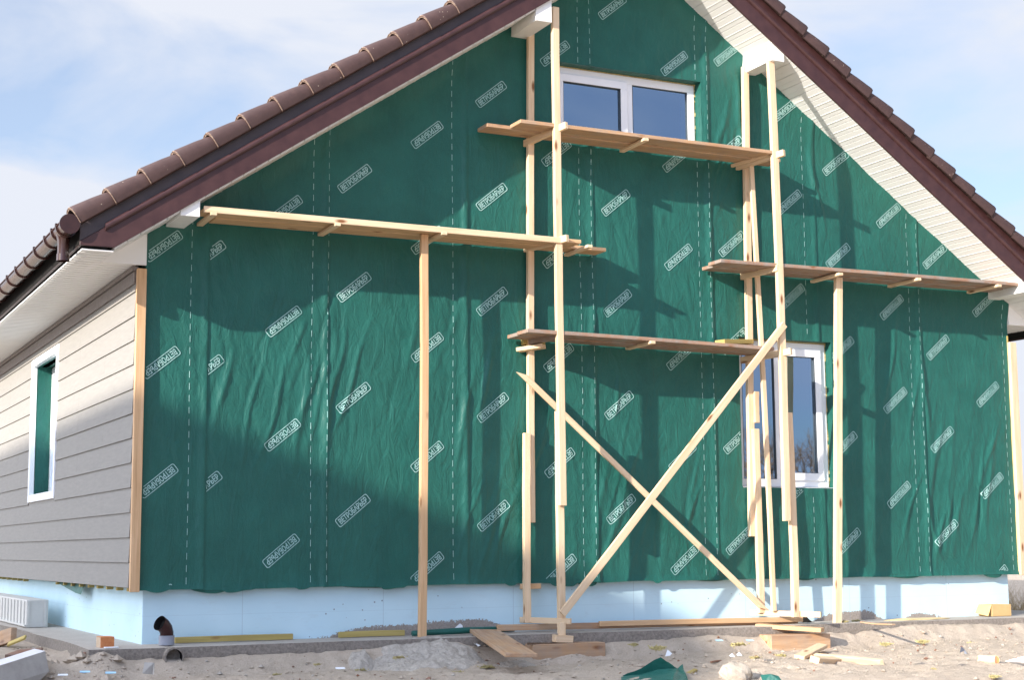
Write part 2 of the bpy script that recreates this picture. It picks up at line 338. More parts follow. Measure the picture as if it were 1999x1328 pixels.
# upper window opening and lower window opening (x0,x1,z0,z1) in the wall plane
UW = (3.60, 5.16, 3.93, 4.62); LW = (5.51, 6.57, .825, 2.22)
hole(*UW); hole(*LW)
seams = [0.0, .499, 1.496, 2.746, 3.984, 5.233, 6.431, 7.672, W]
FOLDS = []
fr_ = random.Random(11)
def addfold(x, z, ln, lean, amp, wd): FOLDS.append((x, z, ln, lean, amp, wd))
for i in range(90):      # gathered creases, clustered where the sheets sag
    cx, cz, sx, sz = fr_.choice([(1.9, 1.6, .8, .5), (1.1, 1.7, .5, .4), (7.9, .6, .5, .5), (2.9, 1.6, .4, .7), (4.3, 1.9, .35, .8), (7.4, 1.8, .5, .6), (5.6, 4.0, .3, .5), (3.1, .7, .4, .4), (4.5, .6, .5, .4), (8.2, .9, .3, .5)])
    addfold(cx+fr_.uniform(-sx, sx), cz+fr_.uniform(-sz, sz), fr_.uniform(.25, .7), fr_.uniform(.05, .42), fr_.uniform(.005, .015)*fr_.choice([1, 1, -.6]), fr_.uniform(.010, .030))
for (x, z, ln, le, a, wd) in [(7.73, .45, .42, -.17, .015, .022), (7.82, .4, .4, .25, .013, .022), (8.05, .55, .5, .35, .010, .03), (8.0, 1.2, .6, .2, .009, .03), (7.70, 1.7, .5, -.02, .02, .025),
                              (5.60, 4.3, .55, -.12, .02, .03), (5.35, 4.1, .5, .3, .014, .03), (6.46, 3.7, .5, -.18, .02, .02), (8.45, .8, .6, .15, .012, .025), (1.52, 1.5, .9, .04, .014, .03), (1.28, 1.4, .7, .12, .012, .03)]:
    addfold(x, z, ln, le, a, wd)
def hgt(x, z):
    """how far the sheet bulges off the wall"""
    x = np.asarray(x, float); z = np.asarray(z, float)
    wx = x+.05*(fbm(x*2.2, z*1.1, 5, 3)-.5)*2
    u = wx+.24*z+.10*(vnoise(x*1.1, z*.8, 9)-.5)
    A = .6*sst(.42, .72, fbm(x*.75+3, z*.7+1, 21, 2))
    n1 = fbm(u*9, z*1.1+7, 31, 2); ridg = (1-np.abs(2*n1-1))**2
    n2 = fbm((x-.12*z)*5.5, z*.6+2, 41, 2); r2 = (1-np.abs(2*n2-1))**3
    h = .004+.012*fbm(x*1.6, z*1.3, 51, 3)+.009*A*ridg+.004*r2*sst(.3, .7, vnoise(x*.9, z*.5, 61))
    h = h+.003*fbm(x*14, z*9, 71, 3)
    for (fx, fz, ln, le, a, wd) in FOLDS:
        dz = (z-fz)/ln; c = fx+le*(z-fz)+.02*np.sin((z-fz)*7+fx*20)
        m = np.clip(1-dz*dz, 0, 1)**1.5
        h = h+a*m*np.exp(-((x-c)/wd)**2)
    for s in seams[1:-1]:
        h = h+.012*np.exp(-((x-s+.02)/.03)**2)*(.4+vnoise(z*1.5, s, 81))
    jt = np.where(x < XR, 2.76+.671*x, 8.85-.696*x)
    h = h+(.006+.035*vnoise(x*3.5, 0*x, 91))*sst(.22, .0, jt-z)
    return h+.01*sst(.12, 0, z)*(vnoise(x*3, 0*x, 93))
# printed mark template
def logo_template():
    cu = bpy.data.curves.new('t', 'FONT'); cu.body = 'ВЕТРОБАРЬЕР'; cu.align_x = 'CENTER'; cu.align_y = 'CENTER'; cu.size = 1; cu.resolution_u = 2; cu.offset = .03
    o = bpy.data.objects.new('t', cu); col.objects.link(o); bpy.context.view_layer.update()
    me = bpy.data.meshes.new_from_object(o.evaluated_get(bpy.context.evaluated_depsgraph_get())); bpy.data.objects.remove(o)
    bm = bmesh.new(); bm.from_mesh(me)
    xs = [v.co.x for v in bm.verts]; ys = [v.co.y for v in bm.verts]
    ax, bx = min(xs), max(xs); ay, by = min(ys), max(ys)
    tv = [((v.co.x-(ax+bx)/2)/(bx-ax)*.300, (v.co.y-(ay+by)/2)/(by-ay)*.051) for v in bm.verts]; tf = [tuple(v.index for v in f.verts) for f in bm.faces]
    bm.free(); bpy.data.meshes.remove(me)
    def rr(hw, hh, rad):
        p = []
        for (cx, cy, a0) in ((hw-rad, hh-rad, 0), (-hw+rad, hh-rad, 90), (-hw+rad, -hh+rad, 180), (hw-rad, -hh+rad, 270)):
            for i in range(5): a = R(a0+22.5*i); p.append((cx+rad*math.cos(a), cy+rad*math.sin(a)))
            if a0 in (0, 180):
                s = -1 if a0 == 0 else 1
                for i in range(1, 8): p.append((-s*(hw-rad)*(1-2*i/8), s*-hh))
        return p
    a = rr(.174, .040, .018); b = rr(.1675, .0335, .013); n = len(a)
    return tv, tf, a+b, [(i, (i+1) % n, n+(i+1) % n, n+i) for i in range(n)]
TV, TF, RV, RF = logo_template()
LOGOS = []                       # (x, z, flipped)
for x, z0, fl in [(.135, .82, 1), (.485, .77, 0), (1.12, .28, 1), (1.72, .60, 0), (2.375, .13, 1), (2.98, .56, 0), (3.62, .10, 1), (4.22, .62, 0), (4.87, .17, 1), (5.46, .34, 0), (6.13, .80, 1), (6.69, .32, 0), (7.32, .77, 1), (7.885, .40, 0), (8.5, .87, 1)]:
    for k in range(-1, 7): LOGOS.append((x, z0+.918*k, fl))
def put_mark(b, tv, tf, x, z, fl, lo, hi, m, off):
    a = R(39.5)+(math.pi if fl else 0); ca, sa = math.cos(a), math.sin(a)
    P = [(x+u*ca-v*sa, z+u*sa+v*ca) for u, v in tv]
    xs = np.array([p[0] for p in P]); zz = np.array([p[1] for p in P]); hh = hgt(xs, zz)
    V = [(xs[i], -hh[i]-off, zz[i]) for i in range(len(P))]
    def ok(f):
        for i in f:
            X_, Z_ = P[i]
            if X_ < lo+.001 or X_ > hi-.001 or Z_ < .02 or Z_ > zs(X_)+.02: return False
            for (l, r_, bb, t) in openings:
                if l-.004 < X_ < r_+.004 and bb-.004 < Z_ < t+.004: return False
        return True
    b.add(V, [f for f in tf if ok(f)], m)
for si in range(8):
    a, c = seams[si], seams[si+1]
    xs = np.arange(a-(.03 if si else 0), c+.0001, .0165); xs = np.append(xs, c)
    for (l, r_, bb, t) in openings: xs = np.append(xs, [v for v in (l, r_) if a < v < c])
    xs = np.unique(np.round(xs, 4)); ztop = max(zs(a), zs(c), zs(XR) if a < XR < c else 0)+.06
    zz = np.unique(np.round(np.concatenate([np.arange(0, ztop, .026)]+[np.array(o[2:]) for o in openings]), 4))
    XX, ZZ = np.meshgrid(xs, zz); H = hgt(XX, ZZ)
    step = .004*(1-sst(0, .06, XX-a)) if si else 0*XX
    H = H-step+.004*sst(-.05, 0, XX-c)
    Zv = ZZ.copy(); Zv[0, :] = -.012+.016*(fbm(xs*2.5, xs*0+si, 77, 3)-.5)-.035*np.maximum(0, vnoise(xs*7, xs*0+si*3, 79)-.78)*4
    H[0, :] += .012
    b = B(); nx = len(xs); nz = len(zz)
    vs = np.stack([XX, -H, Zv], -1).reshape(-1, 3).tolist(); fs = []
    for j in range(nz-1):
        zc = (zz[j]+zz[j+1])/2
        for i in range(nx-1):
            xc = (xs[i]+xs[i+1])/2
            if zc > zs(xc)+.05: continue
            if any(l < xc < r_ and bb < zc < t for (l, r_, bb, t) in openings): continue
            fs.append((j*nx+i, j*nx+i+1, (j+1)*nx+i+1, (j+1)*nx+i))
    b.add(vs, fs, 0)
    for (x, z, fl) in LOGOS:
        if x+.2 < a or x-.2 > c: continue
        if x < a-.02 and si != 1: continue
        if x > c: continue
        if abs(x-.49) < .01 and si == 0: continue
        put_mark(b, RV, RF, x, z, fl, a, c, 1, .0045); put_mark(b, TV, TF, x, z, fl, a, c, 2, .0052)
    lines = []
    if si < 7: lines.append(c-.137)
    else: lines.append(c-.075)
    if si in (1, 3, 4, 6): lines.append(c-.02 if si != 1 else c-.004)
    for lx in lines:                        # printed overlap guide, dashed
        z = .03
        while z < zs(lx)-.02:
            zz2 = np.linspace(z, z+.052, 4); xq = lx+.004*np.sin(zz2*2.1+lx)
            if not any(l < lx < r_ and bb-.06 < z < t for (l, r_, bb, t) in openings):
                hl = hgt(xq-.003, zz2); hr = hgt(xq+.003, zz2)
                v = [(xq[i]-.0022, -hl[i]-.004, zz2[i]) for i in range(4)]+[(xq[i]+.0022, -hr[i]-.004, zz2[i]) for i in range(4)]
                b.add(v, [(i, i+4, i+5, i+1) for i in range(3)], 1)
            z += .094
    me = bpy.data.meshes.new('membrane_sheet'); me.from_pydata(b.v, [], b.f); me.polygons.foreach_set('material_index', b.m)
    me.polygons.foreach_set('use_smooth', [m == 0 for m in b.m]); me.update()
    me.transform(Matrix.Translation((-4.4, 0, .5)))
    link('membrane_sheet', me, house, Vector((4.4, 0, -.5)), [memb, prt, prt2])
# gable core behind the sheets, with real openings
b = B()
def wallpiece(x0, x1, z0, z1): b.box((x0, .02, z0), (x1, .2, z1))
wallpiece(.02, UW[0], 0, 2.7); wallpiece(UW[0], LW[0], 0, 2.7); wallpiece(LW[0], LW[1], 0, LW[2]); wallpiece(LW[0], LW[1], LW[3], 2.7); wallpiece(LW[1], W-.02, 0, 2.7)
def zt(x): return zs(x)-.0
b.prism([(.02, 2.7), (UW[0], 2.7), (UW[0], zt(UW[0])), (.02, zt(0.02))], lambda u, v, d: (u, d, v), .02, .2)
b.prism([(UW[1], 2.7), (W-.02, 2.7), (W-.02, zt(W-.02)), (UW[1], zt(UW[1]))], lambda u, v, d: (u, d, v), .02, .2)
b.prism([(UW[0], 2.7), (UW[1], 2.7), (UW[1], UW[2]), (UW[0], UW[2])], lambda u, v, d: (u, d, v), .02, .2)
b.prism([(UW[0], UW[3]), (UW[1], UW[3]), (UW[1], zt(UW[1])), (XR, zt(XR)), (UW[0], zt(UW[0]))], lambda u, v, d: (u, d, v), .02, .2)
b.box((W-.2, .2, 0), (W-.02, D, SE)); b.box((.02, D-.2, 0), (W-.2, D, SE))
# left side wall with a window opening
SW = (3.34, 4.71, .86, 2.20)
for (a0, a1, z0, z1) in ((.2, SW[0], 0, 2.6), (SW[0], SW[1], 0, SW[2]), (SW[0], SW[1], SW[3], 2.6), (SW[1], D-.2, 0, 2.6)): b.box((.0, a0, z0), (.2, a1, z1))
part('wall', b, [memb], house)
b = B(); b.box((.2, .2, -.02), (W-.2, D-.2, .02)); b.box((.2, .2, 2.66), (W-.2, D-.2, 2.70)); b.box((.2, 4, .02), (W-.2, 4.1, 2.66)); b.prism([(.9, 2.7), (8.0, 2.7), (XR, 5.2)], lambda u, v, d: (u, d, v), 3.5, 3.6)
part('room', b, [room_m], house)
# windows
def winbar(b, P, x0, x1, z0, z1, y0, y1, wd, m=0):      # rectangular ring
    b.box((x0, y0, z0), (x1, y1, z0+wd), m); b.box((x0, y0, z1-wd), (x1, y1, z1), m); b.box((x0, y0, z0+wd), (x0+wd, y1, z1-wd), m); b.box((x1-wd, y0, z0+wd), (x1, y1, z1-wd), m)
def make_window(o, y, split, sash_left, label):
    x0, x1, z0, z1 = o
    b = B(); winbar(b, None, x0+.012, x1-.012, z0+.01, z1-.012, y, y+.07, .074); b.box((split-.038, y+.001, z0+.084), (split+.038, y+.069, z1-.086))
    f = part('window', b, [upvc], house, bevel=.004); tag(f, label)
    la, lb = x0+.086, split-.038; ra, rb = split+.038, x1-.086; za, zb = z0+.084, z1-.086
    if sash_left: sa, sb, fa, fb = la, lb, ra, rb
    else: sa, sb, fa, fb = ra, rb, la, lb
    b = B(); winbar(b, None, sa+.004-.018, sb-.004+.018, za+.004-.018, zb-.004+.018, y-.018, y-.001, .062+.012); part('sash', b, [upvc], f, bevel=.004)
    b = B(); winbar(b, None, sa+.055, sb-.055, za+.055, zb-.055, y-.0155, y+.015, .006); winbar(b, None, fa, fb, za, zb, y+.004, y+.03, .006); part('seal', b, [gask], f)
    for (p, q, yy, e) in ((sa, sb, y+.012, .058), (fa, fb, y+.02, .003)):
        b = B(); b.add([(p+e, yy, za+e), (q-e, yy, za+e), (q-e, yy, zb-e), (p+e, yy, zb-e)], [(0, 1, 2, 3)]); part('pane', b, [glass], f)
    b = B()   # ragged mounting foam round the frame
    for (p, q, hz) in ((x0, x1, 1),):
        n = 60
        for i in range(n):
            u = p+(q-p)*i/n; t = rnd.uniform(.004, .02); b.box((u, y+.01, z1-.013-t*.2), (u+(q-p)/n, y+.03-rnd.uniform(0, .012)+.02, z1+.002))
        for i in range(40):
            u = z0+(z1-z0)*i/40; b.box((x1-.014, y+.012-rnd.uniform(0, .014), u), (x1+.004, y+.04, u+(z1-z0)/40))
    part('mounting_foam', b, [pufoam], f)
    # white inner reveal seen through the glass, and the sheet folded into the opening
    b = B(); b.box((x0-.01, y+.071, z0), (x0+.01, y+.25, z1)); b.box((x1-.01, y+.071, z0), (x1+.01, y+.25, z1)); b.box((x0+.01, y+.071, z0-.01), (x1-.01, y+.3, z0+.02)); part('inner_reveal', b, [upvc], f)
    b = B(); n = 24
    for (A0, A1) in (((x0, z0), (x1, z0)), ((x1, z0), (x1, z1)), ((x1, z1), (x0, z1)), ((x0, z1), (x0, z0))):
        vv = []
        for i in range(n+1):
            px, pz = A0[0]+(A1[0]-A0[0])*i/n, A0[1]+(A1[1]-A0[1])*i/n; h = float(hgt(px, pz)); e = rnd.uniform(-.004, .004)
            vv += [(px, -h, pz), (px+e, y*.5, pz+e), (px, y+.03, pz)]
        b.add(vv, [(i*3+k, i*3+k+1, i*3+k+4, i*3+k+3) for i in range(n) for k in range(2)])
    part('membrane_return', b, [memb], f, smooth=True)
make_window(UW, .085, Y(1228, 200, .085).x, True, 'wide low attic window with two panes in white frame')
make_window(LW, .075, Y(1520, 800, .075).x, False, 'tall ground floor window with two panes in white frame')
b = B(); b.box((LW[0]+.01, -.012, LW[2]-.02), (LW[1]-.02, .07, LW[2]+.004)); part('sill_strip', b, [upvc], house, bevel=.003)
# side window
SX = -.055
b = B(); y0, y1, z0, z1 = 3.27, 4.78, .79, 2.27
def ringx(b, y0, y1, z0, z1, x0, x1, wd): b.box((x0, y0, z0), (x1, y1, z0+wd)); b.box((x0, y0, z1-wd), (x1, y1, z1)); b.box((x0, y0, z0+wd), (x1, y0+wd, z1-wd)); b.box((x0, y1-wd, z0+wd), (x1, y1, z1-wd))
ringx(b, y0, y1, z0, z1, SX-.03, SX+.02, .075); f = part('window', b, [upvc], house, bevel=.003); tag(f, 'narrow looking window in the beige side wall with white casing')
b = B(); ringx(b, SW[0]+.01, SW[1]-.01, SW[2]+.01, SW[3]-.01, .11, .18, .075); b.box((.112, 3.79, SW[2]+.085), (.178, 3.90, SW[3]-.085)); part('frame', b, [upvc], f, bevel=.003)
b = B(); b.add([(.16, SW[0]+.07, SW[2]+.07), (.16, SW[1]-.07, SW[2]+.07), (.16, SW[1]-.07, SW[3]-.07), (.16, SW[0]+.07, SW[3]-.07)], [(0, 1, 2, 3)]); part('pane', b, [glass], f)
b = B(); b.box((-.03, SW[0]-.02, SW[2]), (.062, SW[0]+.012, SW[3])); b.box((-.03, SW[0], SW[3]+.0), (.062, SW[1], SW[3]+.02)); part('membrane_return', b, [memb], f)
b = B(); b.box((-.03, SW[1]-.012, SW[2]), (.115, SW[1]+.02, SW[3])); part('membrane_return', b, [memb], f)
b = B(); b.box((-.03, SW[0], SW[2]-.02), (.11, SW[1], SW[2]-.001)); part('casing_return', b, [upvc], f)
# siding
b = B(); zl = .011; sp = .1896; n = 0
z = zl
while z < 2.30:
    zt_ = min(z+sp+.02, SE-.13)
    segs = [(-.002, y0), (y1, D)] if (z+sp > .80 and z < 2.26) else [(-.002, D)]
    for (a0, a1) in segs:
        cuts = [a0]+[c for c in ([2.2, 6.3] if n % 3 else [1.1, 5.6]) if a0+.3 < c < a1-.3]+[a1]
        for q in range(len(cuts)-1):
            p0, p1 = cuts[q]+(.001 if q else 0)+(rnd.uniform(-.004, .006) if q == 0 and a0 < 0 else 0), cuts[q+1]-.001
            b.add([(SX-.022, p0, z), (SX-.012, p0, z), (SX, p0, zt_), (SX-.009, p0, zt_), (SX-.022, p1, z), (SX-.012, p1, z), (SX, p1, zt_), (SX-.009, p1, zt_)],
                  [(0, 1, 2, 3), (4, 7, 6, 5), (0, 3, 7, 4), (1, 5, 6, 2), (0, 4, 5, 1), (3, 2, 6, 7)])
    z += sp; n += 1
# boards below and above the window close the courses it interrupts
for (za, zb) in ((.765, .79), (2.27, 2.30)):
    b.box((SX-.012, y0, za), (SX-.001, y1, zb))
part('siding', b, [siding_m], house)
b = B(); b.box((SX-.03, 0, SE-.14), (SX-.0, D, SE-.045)); b.box((SX-.045, -.0, SE-.04), (SX-.0, D, SE-.002)); part('frieze_board', b, [simple('grey brown trim', (.20, .17, .155), (.25, .22, .2))], house, bevel=.003)
for i in range(24):
    yy = .09+i*.38
    if SW[0]-.06 < yy < SW[1]+.02: continue
    b = B(); b.box((SX, yy, -.018), (SX+.05, yy+.045, SE-.05)); part('batten', b, [yelw], house)
b = B(); b.add([(-.012, 1.95, .02), (-.02, 3.6, .02), (-.05, 2.2, -.075), (-.045, 1.98, -.085)], [(0, 1, 2, 3)]); part('membrane_flap', b, [memb], house)
# corner boards
beam('corner_board', (-.037, -.045, -.02), (-.037, -.045, 2.46), .072, .045, pine2, house, bow=.001)
beam('corner_board', (W+.03, -.04, -.02), (W+.03, -.04, 2.33), .085, .04, pine, house, bow=.001)
beam('side_batten', (W-.005, -.012, .0), (W-.005, -.012, 2.4), .02, .02, yelw, house, bow=.001)
# foundation
b = B(); b.box((.05, .05, -.62), (W-.09, D, -.005)); part('foundation', b, [foam], house, origin=(0, 0, 0), bevel=.003)
for i, (xx, wdt, dp_) in enumerate(((.40, .30, .045), (1.62, .5, .02), (3.76, .22, .05), (4.95, .35, .02), (6.02, .28, .03), (7.15, .4, .03), (8.33, .25, .045))):
    b = B(); n = 10; vv = []
    for k in range(n+1):
        x_ = xx+wdt*k/n; hk = dp_*math.sin(math.pi*k/n)**.6*(.5+.5*k/n); vv += [(x_, -.022, .012), (x_, -.012-hk*.3, -.008-hk)]
    b.add(vv, [(k*2, k*2+2, k*2+3, k*2+1) for k in range(n)]); part('membrane_flap', b, [memb], house)
# ------------------------------------------------------------------ roof
OV = .5
def slope_pts(side):   # returns x from eave end to ridge
    return (-.6, XR) if side == 'L' else (9.43, XR)
for side in 'LR':
    sg = 1 if side == 'L' else -1
    xe = -.6 if side == 'L' else 9.43
    xf = -.35 if side == 'L' else 9.10
    # barge board with its flat-cut foot
    def Lz(x, o): return zs(x)+o
    b = B(); zf = Lz(xf, -.006)
    b.prism([(xe, zf), (xf-sg*.0, zf), (XR, Lz(XR, -.006)), (XR, Lz(XR, .16)), (xe, Lz(xe, .16) if Lz(xe, .16) > zf+.02 else zf+.03)], lambda u, v, d: (u, d, v), -OV-.022, -OV)
    bb = part('barge_board', b, [brown], house, bevel=.002)
    b = B(); b.prism([(xe, max(Lz(xe, .163), zf+.033)), (XR, Lz(XR, .163)), (XR, Lz(XR, .36)), (xe, Lz(xe, .36))], lambda u, v, d: (u, d, v), -OV-.017, -OV+.003); part('upper_fascia', b, [shadowb if side == 'L' else brown], house)
    xb = -.42 if side == 'L' else 9.2
    A_ = Vector((xb, -OV-.030, Lz(xb, .185))); Z_ = Vector((XR, -OV-.030, Lz(XR, .185)))
    b = B(); tp = [(0, -.022), (-.012, -.025), (-.022, -.018), (-.028, -.006), (-.028, .010), (-.024, .022), (-.014, .031), (0, .034)]
    vv = [(q.x, -OV-.018+py, q.z+pn) for q in (A_, Z_) for (py, pn) in tp]; k8 = len(tp)
    b.add(vv, [(i, i+1, k8+i+1, k8+i) for i in range(k8-1)]+[tuple(range(k8)), tuple(range(k8, 2*k8))]); me_ = part('barge_trim', b, [brown], house)
    # verge soffit, real slats
    b = B(); x = xf; st = .098; so_ = -.020 if side == 'L' else 0
    Lz0 = Lz
    def Lz(x, o): return Lz0(x, o)+so_
    while sg*(XR-x) > .02:
        x2 = x+sg*st
        if sg*(XR-x2) < 0: x2 = XR
        ga = .0065*sg
        b.prism([(x+ga, Lz(x+ga, 0)), (x2, Lz(x2, 0)), (x2, Lz(x2, .018)), (x+ga, Lz(x+ga, .018))], lambda u, v, d: (u, d, v), -OV+.004, .06)
        b.prism([(x+sg*.046, Lz(x+sg*.046, -.003)), (x+sg*.050, Lz(x+sg*.050, -.003)), (x+sg*.050, Lz(x+sg*.050, -.0002)), (x+sg*.046, Lz(x+sg*.046, -.0002))], lambda u, v, d: (u, d, v), -OV+.004, .05)
        x = x2
    part('verge_soffit', b, [vinyl], house); Lz = Lz0
    b = B(); b.prism([(xf, Lz(xf, .02)), (XR, Lz(XR, .02)), (XR, Lz(XR, .03)), (xf, Lz(xf, .03))], lambda u, v, d: (u, d, v), -OV+.004, .3); part('soffit_backing', b, [dark], house)
    # eaves box: soffit slats run out from the wall
    b = B(); ya = -OV+.004; wallx = SX-.02 if side == 'L' else W+.0
    while ya < (D if side == 'L' else 3):
        lo, hi = (xe+.02, wallx) if side == 'L' else (wallx, xe-.02)
        if ya < -.005: lo2, hi2 = (xe+.02, xf) if side == 'L' else (xf, xe-.02)
        else: lo2, hi2 = lo, hi
        b.box((lo2, ya, SE if side == 'L' else zf+.01), (hi2, ya+.078, (SE if side == 'L' else zf+.01)+.01)); ya += .099
    part('eaves_soffit', b, [vinyl], house)
    b = B(); zb_ = SE-.0 if side == 'L' else zf
    b.prism([(wallx if side == 'R' else xf, zb_), (xf if side == 'R' else 0, zb_), ((xf if side == 'R' else 0), Lz(xf if side == 'R' else 0, -.001)), (wallx if side == 'R' else xf, Lz(wallx if side == 'R' else xf, -.001))], lambda u, v, d: (u, d, v), -.045, -.018)
    part('eaves_closure', b, [vinyl], house, bevel=.002)
    b = B()
    x0_, x1_ = (xe-.005, xe+.015) if side == 'L' else (xe-.015, xe+.005)
    b.box((x0_, -OV+.004, zf+.002), (x1_, D, Lz(xe, .16))); part('eaves_fascia', b, [brown], house)
    # roof deck and tile field
    b = B(); b.prism([(xe, Lz(xe, .17)), (XR, Lz(XR, .17)), (XR, Lz(XR, .34)), (xe, Lz(xe, .34))], lambda u, v, d: (u, d, v), -OV+.004, D+.5); part('roof_deck', b, [dark], house)
    course = .2535 if side == 'L' else .2445
    xs0 = -.66 if side == 'L' else 8.439+.2445*4
    ys = np.arange(-.28, D+.5, .06); b = B(); k = 0
    while True:
        xa = xs0+sg*course*k; xb2 = xa+sg*course
        if sg*(XR-xa) < 0: break
        if sg*(XR-xb2) < 0: xb2 = XR
        v = []
        for yv in ys:
            wv = .022*math.cos(yv*2*math.pi/.3)
            v += [(xa, yv, Lz(xa, .345)+wv), (xa, yv, Lz(xa, .385)+wv), (xb2, yv, Lz(xb2, .355)+wv)]
        b.add(v, [(i*3+q, i*3+q+1, i*3+q+4, i*3+q+3) for i in range(len(ys)-1) for q in range(2)]); k += 1
    part('roof_tiles', b, [tile_m], house, smooth=True)
    # verge tiles, one by one: half-round cloaks that overlap
    sl = math.atan(.671 if side == 'L' else .696); Lt = course/math.cos(sl)
    prof = [(-.052, -.005), (-.058, .022), (-.058, .050), (-.048, .078), (-.022, .099), (.015, .108), (.06, .104), (.12, .09), (.22, .075)]
    b = B(); nP = len(prof); v = []
    def tp_(ss, lift, out, py, pn, ins=0): return (ss, py-(out if py < .05 else 0)+ins*(.012 if py < 0 else .002), pn+lift*min(1, max(0, pn)/.08)-ins*.013)
    SEC = ((-.045, .024, .012), (-.030, .029, .013), (Lt*.5, .011, .006), (Lt+.005, -.012, 0))
    for (ss, lift, ou) in SEC:
        for (py, pn) in prof: v.append(tp_(ss, lift, ou, py, pn))
    for (ss, lift, ou) in (SEC[0], SEC[3]):
        for (py, pn) in prof: v.append(tp_(ss, lift, ou, py, pn, 1))
    f = []; ms = []
    for r_ in range(3):
        for i in range(nP-1): f.append((r_*nP+i, r_*nP+i+1, (r_+1)*nP+i+1, (r_+1)*nP+i)); ms.append(0)
    for i in range(nP-1): f.append((i, 4*nP+i, 4*nP+i+1, i+1)); ms.append(1 if side == 'L' else 0)
    for i in range(nP-1): f.append((4*nP+i, 5*nP+i, 5*nP+i+1, 4*nP+i+1)); ms.append(0)
    f.append((0, 3*nP, 5*nP, 4*nP)); ms.append(0)
    # rolled lip at the lower end
    b.add(v, f, 0); b.m = ms
    lipv = [Vector(tp_(-.044, .026, .014, py, pn)) for (py, pn) in prof[:8]]
    if side == 'L': b.tube(lipv, [.0045]*8, 6, m=1)
    me = b.mesh('verge_tile', smooth=False); me.materials.append(tile_m); me.materials.append(tedge)
    for i, pl in enumerate(me.polygons): pl.use_smooth = pl.material_index == 0
    ax = Vector((sg*math.cos(sl), 0, math.sin(sl))); nz_ = Vector((-sg*math.sin(sl), 0, math.cos(sl)))
    k = 0
    while True:
        xa = xs0+sg*course*k
        if sg*(XR-xa) < .15: break
        jit = Matrix.Rotation(rnd.uniform(-.012, .012), 4, 'Y')
        Mw = Matrix((ax, Vector((0, 1, 0)), nz_)).transposed().to_4x4(); xt = xa+sg*.085; Mw.translation = Vector((xt, -OV-.012+rnd.uniform(-.004, .004), Lz(xt, .33 if side == 'L' else .30)+rnd.uniform(-.004, .004)))
        o = bpy.data.objects.new('verge_tile', me); col.objects.link(o); o.parent = house; o.matrix_basis = WM[house.name].inverted() @ Mw @ jit
        k += 1
b = B(); b.tube([(XR, -OV-.06, zs(XR)+.40), (XR, D+.5, zs(XR)+.40)], [.12, .12], 16); part('ridge_tiles', b, [tile_m], house, smooth=True)
# purlin boxes that carry the verge
for (x0, x1, z0, top) in ((.145, .295, 2.81, .0), (3.185, 3.34, 4.785, 0), (5.63, 5.775, 4.755, 0), (8.555, 8.70, 2.76, 0)):
    b = B(); b.prism([(x0, z0), (x1, z0), (x1, zs(x1)+.01), (x0, zs(x0)+.01)], lambda u, v, d: (u, d, v), -.498, -.002)
    part('purlin_box', b, [whitep], house, bevel=.003)
# gutter
GX, GZ, GR = -.685, 2.665, .068
b = B()
ring = []; n = 14
ys_ = [-.56, D]
for rad in (GR, GR-.005):
    for yy in ys_:
        for i in range(n+1): a = math.pi+math.pi*i/n; ring.append((GX+rad*math.cos(a), yy, GZ+rad*math.sin(a)))
k = n+1
b.add(ring, [(i, i+1, k+i+1, k+i) for i in range(n)]+[(2*k+i, 3*k+i, 3*k+i+1, 2*k+i+1) for i in range(n)])
for sx in (-1, 1): b.tube([(GX+sx*GR, -.56, GZ), (GX+sx*GR, D, GZ)], [.008, .008], 8)
g = part('gutter', b, [gutm], house, smooth=True)
b = B(); b.tube([(GX, -.575, GZ-.004), (GX, -.555, GZ-.004)], [.074, .074], 24); part('end_cap', b, [gutm], g)
for yy in [-.42, -.22]+[.09+.475*i for i in range(20)]:
    b = B()
    for i in range(12):
        a = math.pi+math.pi*i/12; a2 = math.pi+math.pi*(i+1)/12; r1, r2 = GR+.002, GR+.012
        b.add([(GX+r*math.cos(t), y_, GZ+r*math.sin(t)) for t in (a, a2) for r in (r1, r2) for y_ in (yy-.014, yy+.014)], [(0, 1, 3, 2), (4, 6, 7, 5), (2, 3, 7, 6), (0, 4, 5, 1), (0, 2, 6, 4), (1, 5, 7, 3)])
    b.box((GX-GR-.012, yy-.014, GZ-.002), (GX-GR+.004, yy+.014, GZ+.02)); b.box((GX+GR, yy-.014, GZ-.01), (GX+GR+.02, yy+.014, GZ+.006))
    part('bracket', b, [gutm], g)
b = B(); b.tube([(GX+.0, -.33, GZ-.03), (GX, -.33, GZ-.10), (GX, -.33, GZ-.235)], [.058, .043, .041], 20, cap=False); b.tube([(GX, -.33, GZ-.19), (GX, -.33, GZ-.24)], [.047, .047], 20, cap=False); b.tube([(GX, -.33, GZ-.2), (GX, -.33, GZ-.202)], [.04, .04], 20, m=1)
part('outlet', b, [gutm, dark], g, smooth=True)

